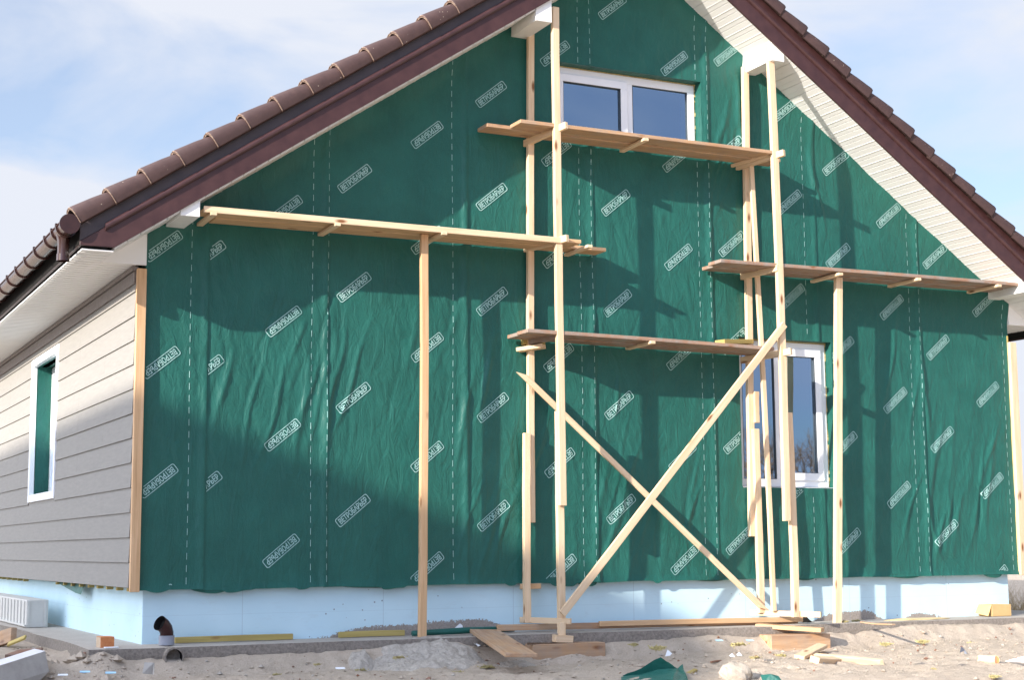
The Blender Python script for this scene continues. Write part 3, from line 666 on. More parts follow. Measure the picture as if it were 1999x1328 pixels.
# ------------------------------------------------------------------ ground
FEET = [(rnd.uniform(-1.5, 9), -rnd.uniform(.95, 4.4), rnd.uniform(0, 3.1), rnd.uniform(.12, .15)) for _ in range(70)]
def gz(x, y):
    x = np.asarray(x, float); y = np.asarray(y, float)
    near = np.clip((-y-.4)/1.2, 0, 1)
    z = -.49-.135*sst(-.43, -.72, y)-.010*np.clip(-y-1.2, 0, 8)+.035*sst(6.0, 7.6, x)*sst(-1.6, -.4, y)+.02*sst(1.2, 2.4, x)*sst(3.3, 2.4, x)*sst(-1.2, -.4, y)
    fine = np.exp(-(np.maximum(np.abs(x-4)-9, 0)/4)**2)
    z = z+fine*(.050*(fbm(x*1.3, y*1.3, 3, 3)-.5)+.050*(fbm(x*5, y*5, 8, 4)-.5)+.028*(fbm(x*17, y*17, 13, 4)-.5))
    z = z+.09*np.exp(-((x+.33)/.14)**2-((y-1.0)/.35)**2)-.10*np.exp(-((x+.62)/.22)**2-((y-.1)/.4)**2)+.06*np.exp(-((x+.35)/.12)**2-((y+.5)/.3)**2)
    for (fx, fy, fa, fl) in FEET:
        dx = x-fx; dy = y-fy; a_ = dx*math.cos(fa)+dy*math.sin(fa); b_ = -dx*math.sin(fa)+dy*math.cos(fa); q = (a_/fl)**2+(b_/.055)**2
        z = z-.022*np.exp(-q**1.5)+.010*np.exp(-(np.sqrt(q)-1.35)**2*6)
    z = np.where(y > .6, np.minimum(z, -.5), z)
    return z+np.where(y > 12, .0, 0)
def G(px, py):
    p = Z(px, py, -.52)
    for _ in range(12): p = Z(px, py, float(gz(p.x, p.y)))
    return p
xs = np.concatenate([-np.geomspace(500, 3.2, 22), np.arange(-3, 10.6, .035), np.geomspace(10.8, 700, 22)])
ys = np.concatenate([-np.geomspace(300, 6.5, 18), np.arange(-6.2, .6, .035), np.arange(.7, 3, .15), np.geomspace(3.2, 900, 26)])
XX, YY = np.meshgrid(xs, ys); ZZ = gz(XX, YY)
nx, ny = len(xs), len(ys)
idx = (np.arange(ny-1)[:, None]*nx+np.arange(nx-1)[None, :]).reshape(-1)
me = bpy.data.meshes.new('ground'); me.from_pydata(np.stack([XX, YY, ZZ], -1).reshape(-1, 3).tolist(), [], np.stack([idx, idx+1, idx+1+nx, idx+nx], -1).tolist())
me.polygons.foreach_set('use_smooth', [True]*len(me.polygons))
tag(link('ground', me, None, Vector((0, 0, 0)), [sand]), 'trampled beige building sand', kind='structure')
# concrete apron
b = B(); poly = [(-.44, -.45)]
for i in range(1, 60): x = -.44+i*.165; poly.append((x, -.45+.05*(float(fbm(x*1.5, 0, 4, 3))-.5)))
poly += [(9.6, -.4), (9.6, 10.3), (-.40, 10.3)]
for i in range(30): yy = 9.5-i*.32; poly.append((-.40-.05*(float(fbm(yy, 0, 14, 3))-.5), yy))
n = len(poly); nf = 60
tz = lambda x, y: -.418+.006*float(vnoise(x*2, y*2, 17))
vs = [(x, y, tz(x, y)) for x, y in poly]+[(x+.012*(float(vnoise(x*9, y*9, 3))-.5), y-.006, -.475) for x, y in poly]+[(x, y, -.75) for x, y in poly]
b.add(vs, [tuple(range(n))], 0); b.add(vs, [(i, (i+1) % n, n+(i+1) % n, n+i) for i in range(n)]+[(n+i, n+(i+1) % n, 2*n+(i+1) % n, 2*n+i) for i in range(n)], 1)
sl = part('concrete_apron', b, [conc, conced], origin=(0, 0, -.45)); tag(sl, 'narrow concrete apron along the foot of the walls', kind='structure')

# ------------------------------------------------------------------ scaffold
sc = thing('scaffold', (4.5, -.25, -.42), 'raw timber scaffold with four levels of plank platforms standing against the green wrapped gable', 'scaffold')
def pole(p0, y0, p1, y1, wd=.062, dp=.045, m=pine, nm='pole'):
    return beam(nm, Y(*p0, y0), Y(*p1, y1), wd, dp, m, sc, side=(1, 0, 0), bow=.011, seg=10)
pole((1083, 14), -.44, (1098, 988), -.44)
pole((1091, 803), -.385, (1096, 1226), -.385)
pole((1036, 55), -.06, (1037, 1021), -.06, .058, m=pine)
pole((1028, 846), -.10, (1029, 1217), -.10, .058)
pole((1502, 84), -.44, (1536, 1018), -.44, .066)
pole((1539, 806), -.385, (1553, 1206), -.385, .066)
pole((1454, 130), -.06, (1468, 1048), -.06, .062)
pole((1474, 838), -.10, (1486, 1198), -.10, .062)
pole((1466, 320), -.15, (1511, 1194), -.22, .045, .03)
pole((1476, 765), -.09, (1477, 826), -.09, .05, .04, nm='cleat')
pole((828, 458), -.30, (824, 1245), -.30, .062, .045, pine2)
pole((1636, 542), -.30, (1635, 1220), -.30, .074, .045, pine)
# X braces
beam('brace', Y(1019, 730, -.14), Y(1491, 1190, -.14), .05, .024, pine, sc, side=(0, 0, 1), cut=.05)
beam('brace', Y(1097, 1200, -.485), Y(1531, 633, -.485), .066, .025, pine, sc, side=(0, 0, 1), bow=.01)
# ledgers under the platforms, running from the wall outwards
def ledger(near, far, yn=-.54, yf=-.0, h=.06, t=.035, m=pine): return beam('ledger', Y(*near, yn), Y(*far, yf), h, t, m, sc, side=(0, 0, 1), bow=.001, seg=2)
ledger((1106, 244), (1023, 281)); ledger((1531, 298), (1437, 327)); ledger((1500, 302), (1428, 324), -.40, -.02, .03, .03)
ledger((1108, 465), (1023, 487)); ledger((1545, 686), (1447, 704)); ledger((1519, 523), (1446, 541), -.47, .0)
ledger((1096, 655), (1035, 668), -.45, -.08, .05, .05, oldw)
beam('packing_block', Y(1018, 668, -.02), Y(1060, 668, -.02), .05, .09, yelw, sc, side=(0, 0, 1), seg=1)
beam('packing_block', Y(1011, 684, -.03), Y(1062, 676, -.20), .035, .10, pine, sc, side=(0, 0, 1), seg=1)
# platforms (two planks side by side on each)
def plat(pn0, pn1, pf0, pf1, zt_, m, t=.032, y0=-.46, ym=-.25, y1=-.05):
    xa, xb = Y(*pn0, y0).x, Y(*pn1, y0).x; xc, xd = Y(*pf0, y1).x, Y(*pf1, y1).x
    for (x0, x1, ya, yb, dz) in ((xa, xb, y0, ym-.004, 0), (xc, xd, ym+.004, y1, -.004)):
        yc = (ya+yb)/2; beam('platform_board', (x0, yc, zt_[0]-t/2+dz), (x1, yc, zt_[1]-t/2+dz), yb-ya, t, m, sc, side=(0, 1, 0), bow=.004, seg=10)
plat((1016, 240), (1516, 297), (932, 258), (1500, 318), (3.905, 3.905), orgw)
plat((1030, 645), (1512, 690), (990, 655), (1500, 690), (2.108, 2.075), oldw)
plat((400, 402), (1135, 473), (408, 415), (1162, 480), (2.90, 2.905), pine2)
plat((1407, 508), (1996, 556), (1370, 518), (1950, 572), (2.845, 2.865), oldw)
beam('platform_edge', Y(398, 408, -.47), Y(1100, 470, -.47), .05, .02, pine, sc, side=(0, 0, 1), bow=.002)
# under-battens with sunlit ends
def ub(p, z, y0=-.485, y1=-.03, m=pine): x = Y(*p, y0).x; beam('under_batten', (x, y0, z), (x+.01, y1, z), .05, .026, m, sc, side=(1, 0, 0), seg=1)
ub((1262, 276), 3.856); ub((418, 412), 2.85); ub((660, 436), 2.85); ub((868, 456), 2.853); ub((1152, 480), 2.852)
ub((1275, 665), 2.05); ub((1642, 538), 2.795); ub((1795, 548), 2.81); ub((1952, 562), 2.815)
beam('offcut', Y(1405, 668, -.2), Y(1462, 668, -.1), .04, .12, yelw, sc, side=(0, 0, 1), seg=1, cut=.0)
# base rails and feet
beam('base_rail', Y(1114, 1214, -.50), Y(1016, 1211, -.0), .048, .03, pine, sc, side=(0, 0, 1), seg=2)
beam('base_rail', Y(1603, 1201, -.55), Y(1466, 1197, -.0), .05, .03, pine, sc, side=(0, 0, 1), seg=2)
beam('base_rail', Y(970, 1227, -.16), Y(1556, 1213, -.16), .052, .035, orgw, sc, side=(0, 0, 1), seg=6)
beam('base_rail', Y(1170, 1219, -.20), Y(1566, 1210, -.20), .045, .03, pine2, sc, side=(0, 0, 1), seg=6)
beam('cleat', Y(1016, 1146, -.03), Y(1055, 1145, -.03), .045, .03, pine2, sc, side=(0, 0, 1), seg=1)
beam('foot', Y(1080, 1247, -.48), Y(1114, 1249, -.48), .06, .10, pine, sc, side=(0, 0, 1), seg=1)
beam('foot', Y(1096, 1216, -.46), Y(1096, 1241, -.46), .055, .05, pine, sc, side=(1, 0, 0), seg=1)

# ------------------------------------------------------------------ loose things
def setg(o, label, cat, group=None): return tag(o, label, cat, group)
def blockobj(name, P0, P1, dpt, top, mats, bevel=.004, taper=0):
    """timber/brick: front face lower edge from P0 to P1 on the ground, depth away from the viewer, height top"""
    P0 = Vector(P0); P1 = Vector(P1); ax = (P1-P0); ax.z = 0; ln = ax.length; ax.normalize(); n = Vector((-ax.y, ax.x, 0)); zb = min(P0.z, P1.z)-.01
    me_b = B(); me_b.box((0, 0, 0), (ln, dpt, top+.01)); me = me_b.mesh(name, bevel=bevel)
    Mw = Matrix((ax, n, Vector((0, 0, 1)))).transposed().to_4x4(); Mw.translation = Vector((P0.x, P0.y, zb))
    return link(name, me, None, Mw, mats)
# timber blocks the scaffold stands on
SLZ = -.412
def SG(px, py): return Z(px, py, SLZ)
P0 = Y(1012, 1286, -1.0)
b0 = G(1012+25, 1286); 
yb = -.60
o = blockobj('timber_block', Vector((Y(1040, 1284, yb).x, yb, Y(1040, 1284, yb).z)), Vector((Y(1180, 1287, yb).x, yb-.02, Y(1180, 1287, yb).z)), .22, .135, [orgw]); setg(o, 'heavy squared timber block with bark edge under the left foot of the scaffold', 'timber block')
b = B(); tb0 = Y(1030, 1256, yb+.01); tb1 = Y(1148, 1256, yb+.01)
for i in range(18):
    t = i/18; p = tb0.lerp(tb1, t); b.box((p.x, p.y-.004-rnd.uniform(0, .006), p.z-rnd.uniform(.006, .02)), (p.x+(tb1.x-tb0.x)/18, p.y+.01, p.z+.001))
tag(link('bark_edge', b.mesh('bark_edge'), o, Matrix.Identity(4), [bark]), None)
yb = -.66
o = blockobj('timber_block', Vector((Y(1506, 1262, yb).x, yb, Y(1506, 1262, yb).z)), Vector((Y(1618, 1268, yb).x, yb-.03, Y(1618, 1268, yb).z)), .30, .135, [orgw]); setg(o, 'squared timber block under the right foot of the scaffold with a plank on top', 'timber block')
p = [Y(1500, 1228, -.42), Y(1610, 1231, -.72)]
beam_o = beam('plank', Y(1478, 1222, -.30), Y(1606, 1231, -.74), .14, .035, pine2, None, side=(.8, .5, 0), seg=2); setg(beam_o, 'short plank lying on top of the right timber block', 'plank')
# long plank leaning from the apron to the sand
A0 = Y(945, 1233, -.22); A1 = G(1018, 1286)+Vector((0, 0, .02)); 
o = beam('plank', A0, A1, .24, .03, orgw, None, side=(1, .2, 0), seg=3); setg(o, 'wide grey-brown plank sloping from the apron down to the sand beside the left timber block', 'plank')
# yellow battens along the foundation
for (q0, q1, lab) in (((341, 1245), (571, 1244), 'long yellow-green batten lying against the foundation right of the brown pipe elbow'), ((661, 1241), (789, 1239), 'short yellow-green batten lying left of the orange scaffold post')):
    a = Y(*q0, -.03); c = Y(*q1, -.03); a.z = c.z = SLZ+.022
    o = beam('batten', a, c, .045, .035, yelw, None, side=(0, 0, 1), seg=3); setg(o, lab, 'batten')
# green roll
a = Y(805, 1243, -.2); c = Y(1003, 1236, -.12); a.z = SLZ+.024; c.z = SLZ+.03
b = B(); b.tube([a, a.lerp(c, .5)+Vector((0, 0, .004)), c], [.022, .026, .024], 14); o = part('membrane_roll', b, [memb], smooth=True); setg(o, 'thin rolled-up length of green wind barrier lying on the apron', 'fabric roll')
# white film
a = Y(878, 1235, -.1); b = B()
b.add([Y(876, 1238, -.06), Y(905, 1236, -.06), Y(903, 1222, -.04), Y(898, 1218, -.04), Y(893, 1222, -.05)], [(0, 1, 2, 3, 4)])
o = part('plastic_film', b, [paperw]); setg(o, 'pointed white film scrap standing behind the green roll', 'plastic scrap')
b = B(); pts = [(873, 1247), (885, 1250), (905, 1254), (925, 1258), (936, 1264)]
vv = []
for i, q in enumerate(pts):
    p = G(*q); p.z += .03; vv += [p+Vector((0, -.02, -.018)), p+Vector((0, .03, .03*math.sin(i+1))), p+Vector((0, .07, -.01))]
b.add(vv, [(i*3+k, i*3+3+k, i*3+4+k, i*3+1+k) for i in range(len(pts)-1) for k in range(2)]); o = part('plastic_film', b, [paperw], smooth=True); setg(o, 'long crumpled white film strip on the mortar spill', 'plastic scrap')
# lumpy things
def lump(name, c, rx, ry, rz, mats, seed, n=26, m=14, rough=.35, fr=3.0, flat=.0):
    b = B(); vs = []
    for j in range(m+1):
        th = math.pi*j/m
        for i in range(n):
            ph = 2*math.pi*i/n; d = Vector((math.sin(th)*math.cos(ph), math.sin(th)*math.sin(ph), math.cos(th)))
            k = 1+rough*(float(fbm(d.x*fr+seed, d.y*fr+d.z*fr*1.7+seed*3, seed, 3))-.5)*2
            z = d.z*rz*k
            vs.append((d.x*rx*k, d.y*ry*k, max(z, -flat*rz) if flat else z))
    fs = [(j*n+i, j*n+(i+1) % n, (j+1)*n+(i+1) % n, (j+1)*n+i) for j in range(m) for i in range(n)]
    b.add(vs, fs); me = b.mesh(name, smooth=False); bm = bmesh.new(); bm.from_mesh(me); bmesh.ops.remove_doubles(bm, verts=bm.verts, dist=.0004); bm.to_mesh(me); bm.free()
    return link(name, me, None, Vector(c), mats)
def patch(name, c, rx, ry, h, mats, seed, rough=.3, fr=9, n=72, m=22, lift=0):
    """a low crusted heap that follows the ground"""
    b = B(); vs = []
    for j in range(m+1):
        r = j/m
        for i in range(n):
            ph = 2*math.pi*i/n; k = 1+rough*2*(float(fbm(3+math.cos(ph)*1.6+seed, 3+math.sin(ph)*1.6, seed, 4))-.5)
            x = c[0]+rx*k*r*math.cos(ph); y = c[1]+ry*k*r*math.sin(ph); base = max(float(gz(x, y)), -.418 if y > -.45 else -9)
            e = max(0, 1-r**5)**.6
            vs.append((x, y, base-.006+e*(h*(.35+.65*float(fbm(x*fr, y*fr, seed+5, 2)))*(1-.45*r*r)+.034*(float(fbm(x*24, y*24, seed+9, 4))-.4))))
    b.add(vs, [(j*n+i, j*n+(i+1) % n, (j+1)*n+(i+1) % n, (j+1)*n+i) for j in range(m) for i in range(n)])
    return part(name, b, mats)
def rock(name, c, rx, ry, rz, mats, seed, n=30, m=18, rough=.2, fr=1.6):
    b = B(); vs = []
    for j in range(m+1):
        th = math.pi*j/m
        for i in range(n):
            ph = 2*math.pi*i/n; d = Vector((math.sin(th)*math.cos(ph), math.sin(th)*math.sin(ph), math.cos(th)))
            k = 1+rough*2*(float(fbm(5+d.x*fr+d.z*.7, 5+d.y*fr-d.z*.9, seed, 3))-.5)+.14*(float(fbm(5+d.x*5+d.z*3, 5+d.y*5-d.z*3, seed+2, 3))-.5)
            vs.append((d.x*rx*k, d.y*ry*k, d.z*rz*k))
    b.add(vs, [(j*n+i, j*n+(i+1) % n, (j+1)*n+(i+1) % n, (j+1)*n+i) for j in range(m) for i in range(n)])
    me = b.mesh(name, smooth=False); bm = bmesh.new(); bm.from_mesh(me); bmesh.ops.remove_doubles(bm, verts=bm.verts, dist=.0004); bm.to_mesh(me); bm.free()
    return link(name, me, None, Vector(c), mats)
lump = lambda nm, c, rx, ry, rz, mats, seed, *a: rock(nm, c, rx, ry, rz, mats, seed)
p = Y(842, 1277, -.72); o = patch('mortar_spill', (p.x, -.72), .50, .34, .085, [cement], 5); setg(o, 'flat grey spill of hardened mortar around the foot of the orange post', 'mortar spill')
p = Y(705, 1272, -.62); o = patch('mortar_lump', (p.x, -.62), .11, .12, .06, [cement], 9, n=40, m=12); setg(o, 'small crumbly mortar lump left of the large mortar spill', 'mortar lump')
p = G(1006, 1300); o = patch('mortar_lump', (p.x, p.y), .19, .2, .05, [cement], 12, n=44, m=12); setg(o, 'flat grey mortar lump in front of the sloping plank', 'mortar lump')
p = G(1436, 1330); o = rock('stone', (p.x, p.y, p.z+.04), .12, .10, .085, [stonem], 17); setg(o, 'large pale rounded stone at the bottom edge right of the green fabric scrap', 'stone')
p = G(1475, 1326); o = rock('stone', (p.x, p.y, p.z+.012), .055, .05, .035, [stonem], 19); setg(o, 'small pale stone right beside the large rounded stone', 'stone')
# brick on the apron
pb = SG(187, 1262); pc = SG(223, 1264)
o = blockobj('brick', SG(196, 1265), SG(223, 1264), .13, .075, [brick_m, brickg], .003); setg(o, 'orange brick standing on the corner of the concrete apron', 'brick')
for pl in o.data.polygons:
    if pl.normal.x < -.9: pl.material_index = 1  # left side greyer than the orange front
b = B(); p = SG(217, 1266); b.box((p.x-.05, p.y-.03, SLZ), (p.x+.05, p.y+.02, SLZ+.008)); o = part('plastic_chip', b, [paperw], bevel=.002); setg(o, 'flat white chip lying in front of the orange brick', 'plastic scrap')
o = blockobj('wood_cube', SG(284, 1254), SG(299, 1254), .05, .045, [woodend], .002); setg(o, 'tiny pine cube on the apron left of the pipe elbow', 'wood offcut')
# pipe elbow
pe = Y(325, 1255, -.20); pe.z = SLZ
t = thing('pipe_elbow', pe, 'brown plastic pipe elbow pushed into a short grey socket on the apron', 'pipe')
b = B(); b.tube([pe, pe+Vector((0, 0, .07))], [.058, .058], 24, cap=False); b.tube([pe+Vector((0, 0, .065)), pe+Vector((0, 0, .066))], [.052, .052], 24, m=0); part('socket', b, [plastg], t, smooth=True)
b = B(); cs = pe+Vector((0, 0, .06)); pts = [cs+Vector((0, 0, 0)), cs+Vector((0, -.004, .03)), cs+Vector((-.012, -.012, .062)), cs+Vector((-.035, -.025, .088)), cs+Vector((-.066, -.04, .105))]
b.tube(pts, [.05, .05, .052, .054, .058], 24, cap=False); part('elbow', b, [plastb], t, smooth=True)
b = B(); b.tube([pts[3]+Vector((.004, 0, 0)), pts[3]+Vector((.002, -.0005, .001))], [.047, .047], 24, m=0); b.tube([pts[2], pts[3], pts[4]], [.046, .049, .053], 24, cap=False); part('mouth_shade', b, [dark], t)  # near-black skin and plug: shade inside the pipe mouth given as colour
# drain pipe under the apron
p = Z(338, 1278, -.50); p.y = -.47; p = Y(338, 1276, -.49); p.z -= .03
b = B(); b.tube([(p.x, -.53, p.z), (p.x, -.30, p.z)], [.072, .072], 28, cap=False); b.tube([(p.x, -.53, p.z), (p.x, -.30, p.z)], [.06, .06], 28, cap=False, m=1)
vv = []
for i in range(28): a = 2*math.pi*i/28; vv += [(p.x+.072*math.sin(a), -.53, p.z+.072*math.cos(a)), (p.x+.06*math.sin(a), -.53, p.z+.06*math.cos(a))]
b.add(vv, [(2*i, (2*i+2) % 56, (2*i+3) % 56, 2*i+1) for i in range(28)]); b.tube([(p.x, -.31, p.z), (p.x, -.3, p.z)], [.06, .06], 28, m=1)
o = part('drain_pipe', b, [conced, dark], smooth=True); setg(o, 'half-buried round drain opening in the edge of the concrete apron', 'pipe')
# cardboard box
pa = SG(1936, 1206); 
t = thing('cardboard_box', (Y(1955, 1205, -.06).x, -.06, SLZ), 'open tan cardboard box at the right end of the blue foundation', 'cardboard box')
b = B(); x0 = Y(1937, 1205, -.16).x; x1 = Y(1975, 1205, -.16).x; zt_ = Y(1955, 1181, -.16).z; b.box((x0, -.16, SLZ), (x1, .03, zt_)); part('body', b, [card], t, bevel=.003)
b = B(); b.add([(x0-.001, -.16, zt_), (x0-.001, .02, zt_), (x0-.07, .0, SLZ+.03), (x0-.06, -.17, SLZ+.005)], [(0, 1, 2, 3)]); part('flap', b, [card], t)
# green scrap
def gp(q, dz=0): p = G(*q); p.z += dz; return p
v = [gp((1212, 1322)), gp((1290, 1322), 0)+Vector((0, .1, .155)), gp((1322, 1318), .07), gp((1345, 1335), 0), gp((1215, 1345), 0), gp((1335, 1314), .03), gp((1260, 1338), .06)]
top = Y(1290, 1287, gp((1290, 1322)).y); mid = Y(1322, 1306, gp((1322, 1322)).y-.05); lef = gp((1212, 1320)); r_ = Y(1333, 1300, gp((1322, 1322)).y+.0)
rr = gp((1343, 1330)); bl = gp((1215, 1350)); bm_ = gp((1305, 1350))
b = B(); b.add([lef, top, mid, bm_, bl, r_, rr], [(0, 1, 2), (0, 2, 3), (0, 3, 4), (2, 5, 6), (2, 6, 3)])
me = b.mesh('s'); bm = bmesh.new(); bm.from_mesh(me); bmesh.ops.subdivide_edges(bm, edges=bm.edges, cuts=5, use_grid_fill=True)
for vtx in bm.verts: vtx.co += Vector((0, 0, 1))*.05*(float(fbm(vtx.co.x*8, vtx.co.y*8, 2, 3))-.5)
bmesh.ops.triangulate(bm, faces=bm.faces); bm.to_mesh(me); bm.free()
me.transform(Matrix.Translation(-lef)); o = link('membrane_scrap', me, None, lef, [memb]); setg(o, 'folded green wind barrier scrap lying on the sand at the bottom edge', 'fabric scrap')
b = B(); a = gp((1490, 1335)); c = gp((1530, 1335)); b.add([a, c, c+Vector((0, .06, .045)), a+Vector((.02, .06, .05)), (a+c)/2+Vector((0, .03, .06))], [(0, 1, 4), (1, 2, 4), (2, 3, 4), (3, 0, 4)]); o = part('membrane_scrap', b, [memb]); setg(o, 'small green and white fabric scrap cut off by the bottom edge, right of the stones', 'fabric scrap')
# offcuts on the right
def stick(q0, q1, wd, t, m, lab, cat='wood offcut', dz0=.0, dz1=0, name='wood_offcut', side=(0, 1, .2)):
    a = gp(q0, t/2+dz0); c = gp(q1, t/2+dz1); o = beam(name, a, c, wd, t, m, None, side=side, seg=2); setg(o, lab, cat); return o
stick((1560, 1288), (1606, 1276), .09, .03, pine, 'short thick pine offcut tilted on another piece right of the right timber block', dz1=.05)
stick((1592, 1287), (1722, 1300), .05, .035, pine, 'long narrow pine offcut lying on the sunlit sand')
stick((1590, 1296), (1634, 1297), .08, .05, pine, 'stubby pine offcut in front of the long narrow one')
stick((1326, 1328), (1358, 1312), .03, .02, yelw, 'thin brown stick right of the green fabric scrap')
stick((1388, 1295), (1408, 1292), .02, .01, redw, 'small dark splinter left of the large pale stone')
a = gp((1912, 1296), .03); c = gp((1946, 1297), .03); b = B(); b.tube([a, c], [.034, .034], 14); b.tube([c, c+Vector((.003, 0, 0))], [.03, .03], 14, m=1); o = part('log_piece', b, [pine, brick_m], smooth=False, bevel=.002); setg(o, 'short round pine log piece on the sand at the right', 'log')
b = B(); a = gp((1962, 1297), .02); c = gp((2010, 1297), .04); b.add([a, c+Vector((0, -.03, -.03)), c+Vector((0, .03, .02)), a+Vector((.02, .02, .0))], [(0, 1, 2, 3)]); o = part('plastic_shard', b, [paperw]); setg(o, 'pointed white shard reaching in from the right edge', 'plastic scrap')
b = B(); a = gp((1872, 1284)); c = gp((1893, 1286)); b.add([a, c, Y(1876, 1262, a.y+.02), Y(1884, 1270, a.y+.04)], [(0, 1, 3), (0, 3, 2)]); o = part('plastic_shard', b, [plastg]); setg(o, 'grey translucent shard sticking up left of the log piece', 'plastic scrap')
b = B(); a = gp((1298, 1284)); c = gp((1320, 1287)); b.add([a, c, Y(1318, 1282, c.y+.02), Y(1303, 1269, a.y+.05)], [(0, 1, 2, 3)]); o = part('paper_scrap', b, [paperw]); setg(o, 'white paper scrap standing behind the green fabric scrap', 'paper scrap')
for q, lab in (((1427, 1285), 'tiny white paper crumb left of its twin, above the large stone'), ((1441, 1283), 'tiny white curled paper crumb above the large stone')):
    a = gp(q, .004); b = B(); b.add([a, a+Vector((.05, .01, .0)), a+Vector((.045, .05, .03)), a+Vector((.01, .04, .01))], [(0, 1, 2), (0, 2, 3)]); o = part('paper_scrap', b, [paperw]); setg(o, lab, 'paper scrap')
for q, lab in (((155, 1316), 'thin pale blue foam chip right of the grey panel'), ((112, 1322), 'whitish foam chip beside the lower corner of the grey panel'), ((205, 1318), 'pale blue foam sliver furthest right on the shaded sand by the corner'), ((1458, 1254), 'long pale blue foam sliver left of the right timber block'), ((1398, 1254), 'short pale blue foam sliver in the middle of the sand'), ((655, 1309), 'pale translucent plastic sliver in front of the yellow batten')):
    a = gp(q, .006); b = B(); b.add([a, a+Vector((.07, -.01, 0)), a+Vector((.075, .03, .008)), a+Vector((.01, .035, .01)), a+Vector((.03, .015, -.006))], [(0, 1, 4), (1, 2, 4), (2, 3, 4), (3, 0, 4)]); o = part('foam_chip', b, [foamb if q[0] not in (112, 655) else paperw]); setg(o, lab, 'foam chip')
b = B(); a = gp((278, 1316)); b.add([a, gp((297, 1318)), Y(300, 1295, a.y+.05), Y(282, 1294, a.y+.05), gp((299, 1318))+Vector((.008, .01, 0)), Y(302, 1295, a.y+.06)], [(0, 1, 2, 3), (1, 4, 5, 2)]); o = part('cement_chip', b, [fcb]); setg(o, 'square grey tile chip stuck upright in the shaded sand', 'tile chip')
# thin strips on the apron, right
a = SG(1682, 1218); c = SG(1745, 1223); a.z = c.z = SLZ+.012; o = beam('wood_strip', a, c, .04, .012, orgw, None, side=(0, 1, 0), bow=.01); setg(o, 'thin orange wood strip on the apron right of the right single post', 'wood strip')
a = SG(1738, 1213); c = SG(1842, 1208); p = (a+c)/2; o = lump('sawdust_heap', (p.x, p.y, SLZ), (c-a).length/2, .07, .018, [simple('pale sawdust', (.55, .42, .22), (.66, .52, .30), 50)], 23, 40, 14, .3, 4); setg(o, 'low strip of yellow sawdust on the apron near the cardboard box', 'sawdust')
b = B(); a = Y(1566, 1216, -.12); b.add([a, a+Vector((.09, -.03, 0)), a+Vector((.05, 0, .05)), a+Vector((.02, .03, .045))], [(0, 1, 2), (0, 2, 3)]); o = part('rubber_scrap', b, [dark]); setg(o, 'small black scrap beside the end of the base rail', 'rubber scrap')
# left corner pile
t = thing('ribbed_panel_stack', X(40, 1216, -.16), 'pale grey ribbed plastic panel stack standing on edge beside the foundation at the left', 'panel stack')
b = B(); ya, yb2 = 3.25, 6.2; zb_, zt_ = -.415, -.16
b.box((-.30, ya, zb_), (-.10, yb2, zt_)); part('body', b, [ribm], t, bevel=.006)
b = B()
for i in range(14): yy = ya+.08+i*.2; b.box((-.312, yy, zb_+.03), (-.3005, yy+.02, zt_-.012))
b.box((-.315, ya, zb_+.012), (-.3005, yb2, zb_+.028)); b.box((-.29, ya-.008, zb_+.02), (-.27, ya-.0005, zt_-.01)); b.box((-.14, ya-.008, zb_+.02), (-.12, ya-.0005, zt_-.01)); part('ribs', b, [ribm], t)
def quadslab(name, pts, th, mats, lab, cat):
    """a flat board given by its corners (near-left, near-right, far-right, far-left)"""
    b = B(); n = (pts[1]-pts[0]).cross(pts[3]-pts[0]).normalized()
    if n.z < 0: n = -n
    k = len(pts); b.add([p-n*th for p in pts]+list(pts), [tuple(range(k))[::-1], tuple(range(k, 2*k))], 0)
    b.add([p-n*th for p in pts]+list(pts), [(i, (i+1) % k, k+(i+1) % k, k+i) for i in range(k)], len(mats)-1)
    o = part(name, b, mats); setg(o, lab, cat); return o
yy = -.9
A_ = Y(-40, 1312, -.95); Bq = Y(92, 1268, -.55); Cq = Y(97, 1318, -.6); Dq = Y(-40, 1345, -1.0)
b = B()   # leaning grey panel with white top strip
fl = [Y(-30, 1310, -.95), Y(88, 1272, -.62), Y(96, 1312, -.66), Y(80, 1328, -.70), Y(-30, 1350, -1.0)]
bk = [p+Vector((-.05, .14, .01)) for p in fl]
b.add(fl+bk, [(0, 1, 2, 3, 4), (9, 8, 7, 6, 5), (1, 6, 7, 2), (2, 7, 8, 3), (4, 3, 8, 9)], 0); b.add(fl+bk, [(0, 5, 6, 1)], 1)
o = part('panel_offcut', b, [fcb, fcw]); setg(o, 'grey fibre cement panel offcut with a white top face at the lower left corner', 'panel')
quadslab('plank', [Y(10, 1279, -.56), Y(64, 1280, -.60), Y(84, 1266, -.38), Y(40, 1268, -.25)], .022, [redw, redw], 'short red-brown plank resting on the grey panel offcut', 'plank')
beam_o = beam('plank', X(-10, 1252, -.75), X(27, 1240, -.66)+Vector((0, .0, 0)), .12, .05, orgw, None, side=(0, .4, 1), seg=2); setg(beam_o, 'brown board pair end lying by the edge of the apron at the far left', 'plank')
beam_o = beam('wood_strip', X(16, 1259, -.72), X(50, 1245, -.60), .05, .02, yelw, None, side=(0, 1, .3), seg=2); setg(beam_o, 'yellowish strip of wood between the brown board and the apron edge', 'wood strip')
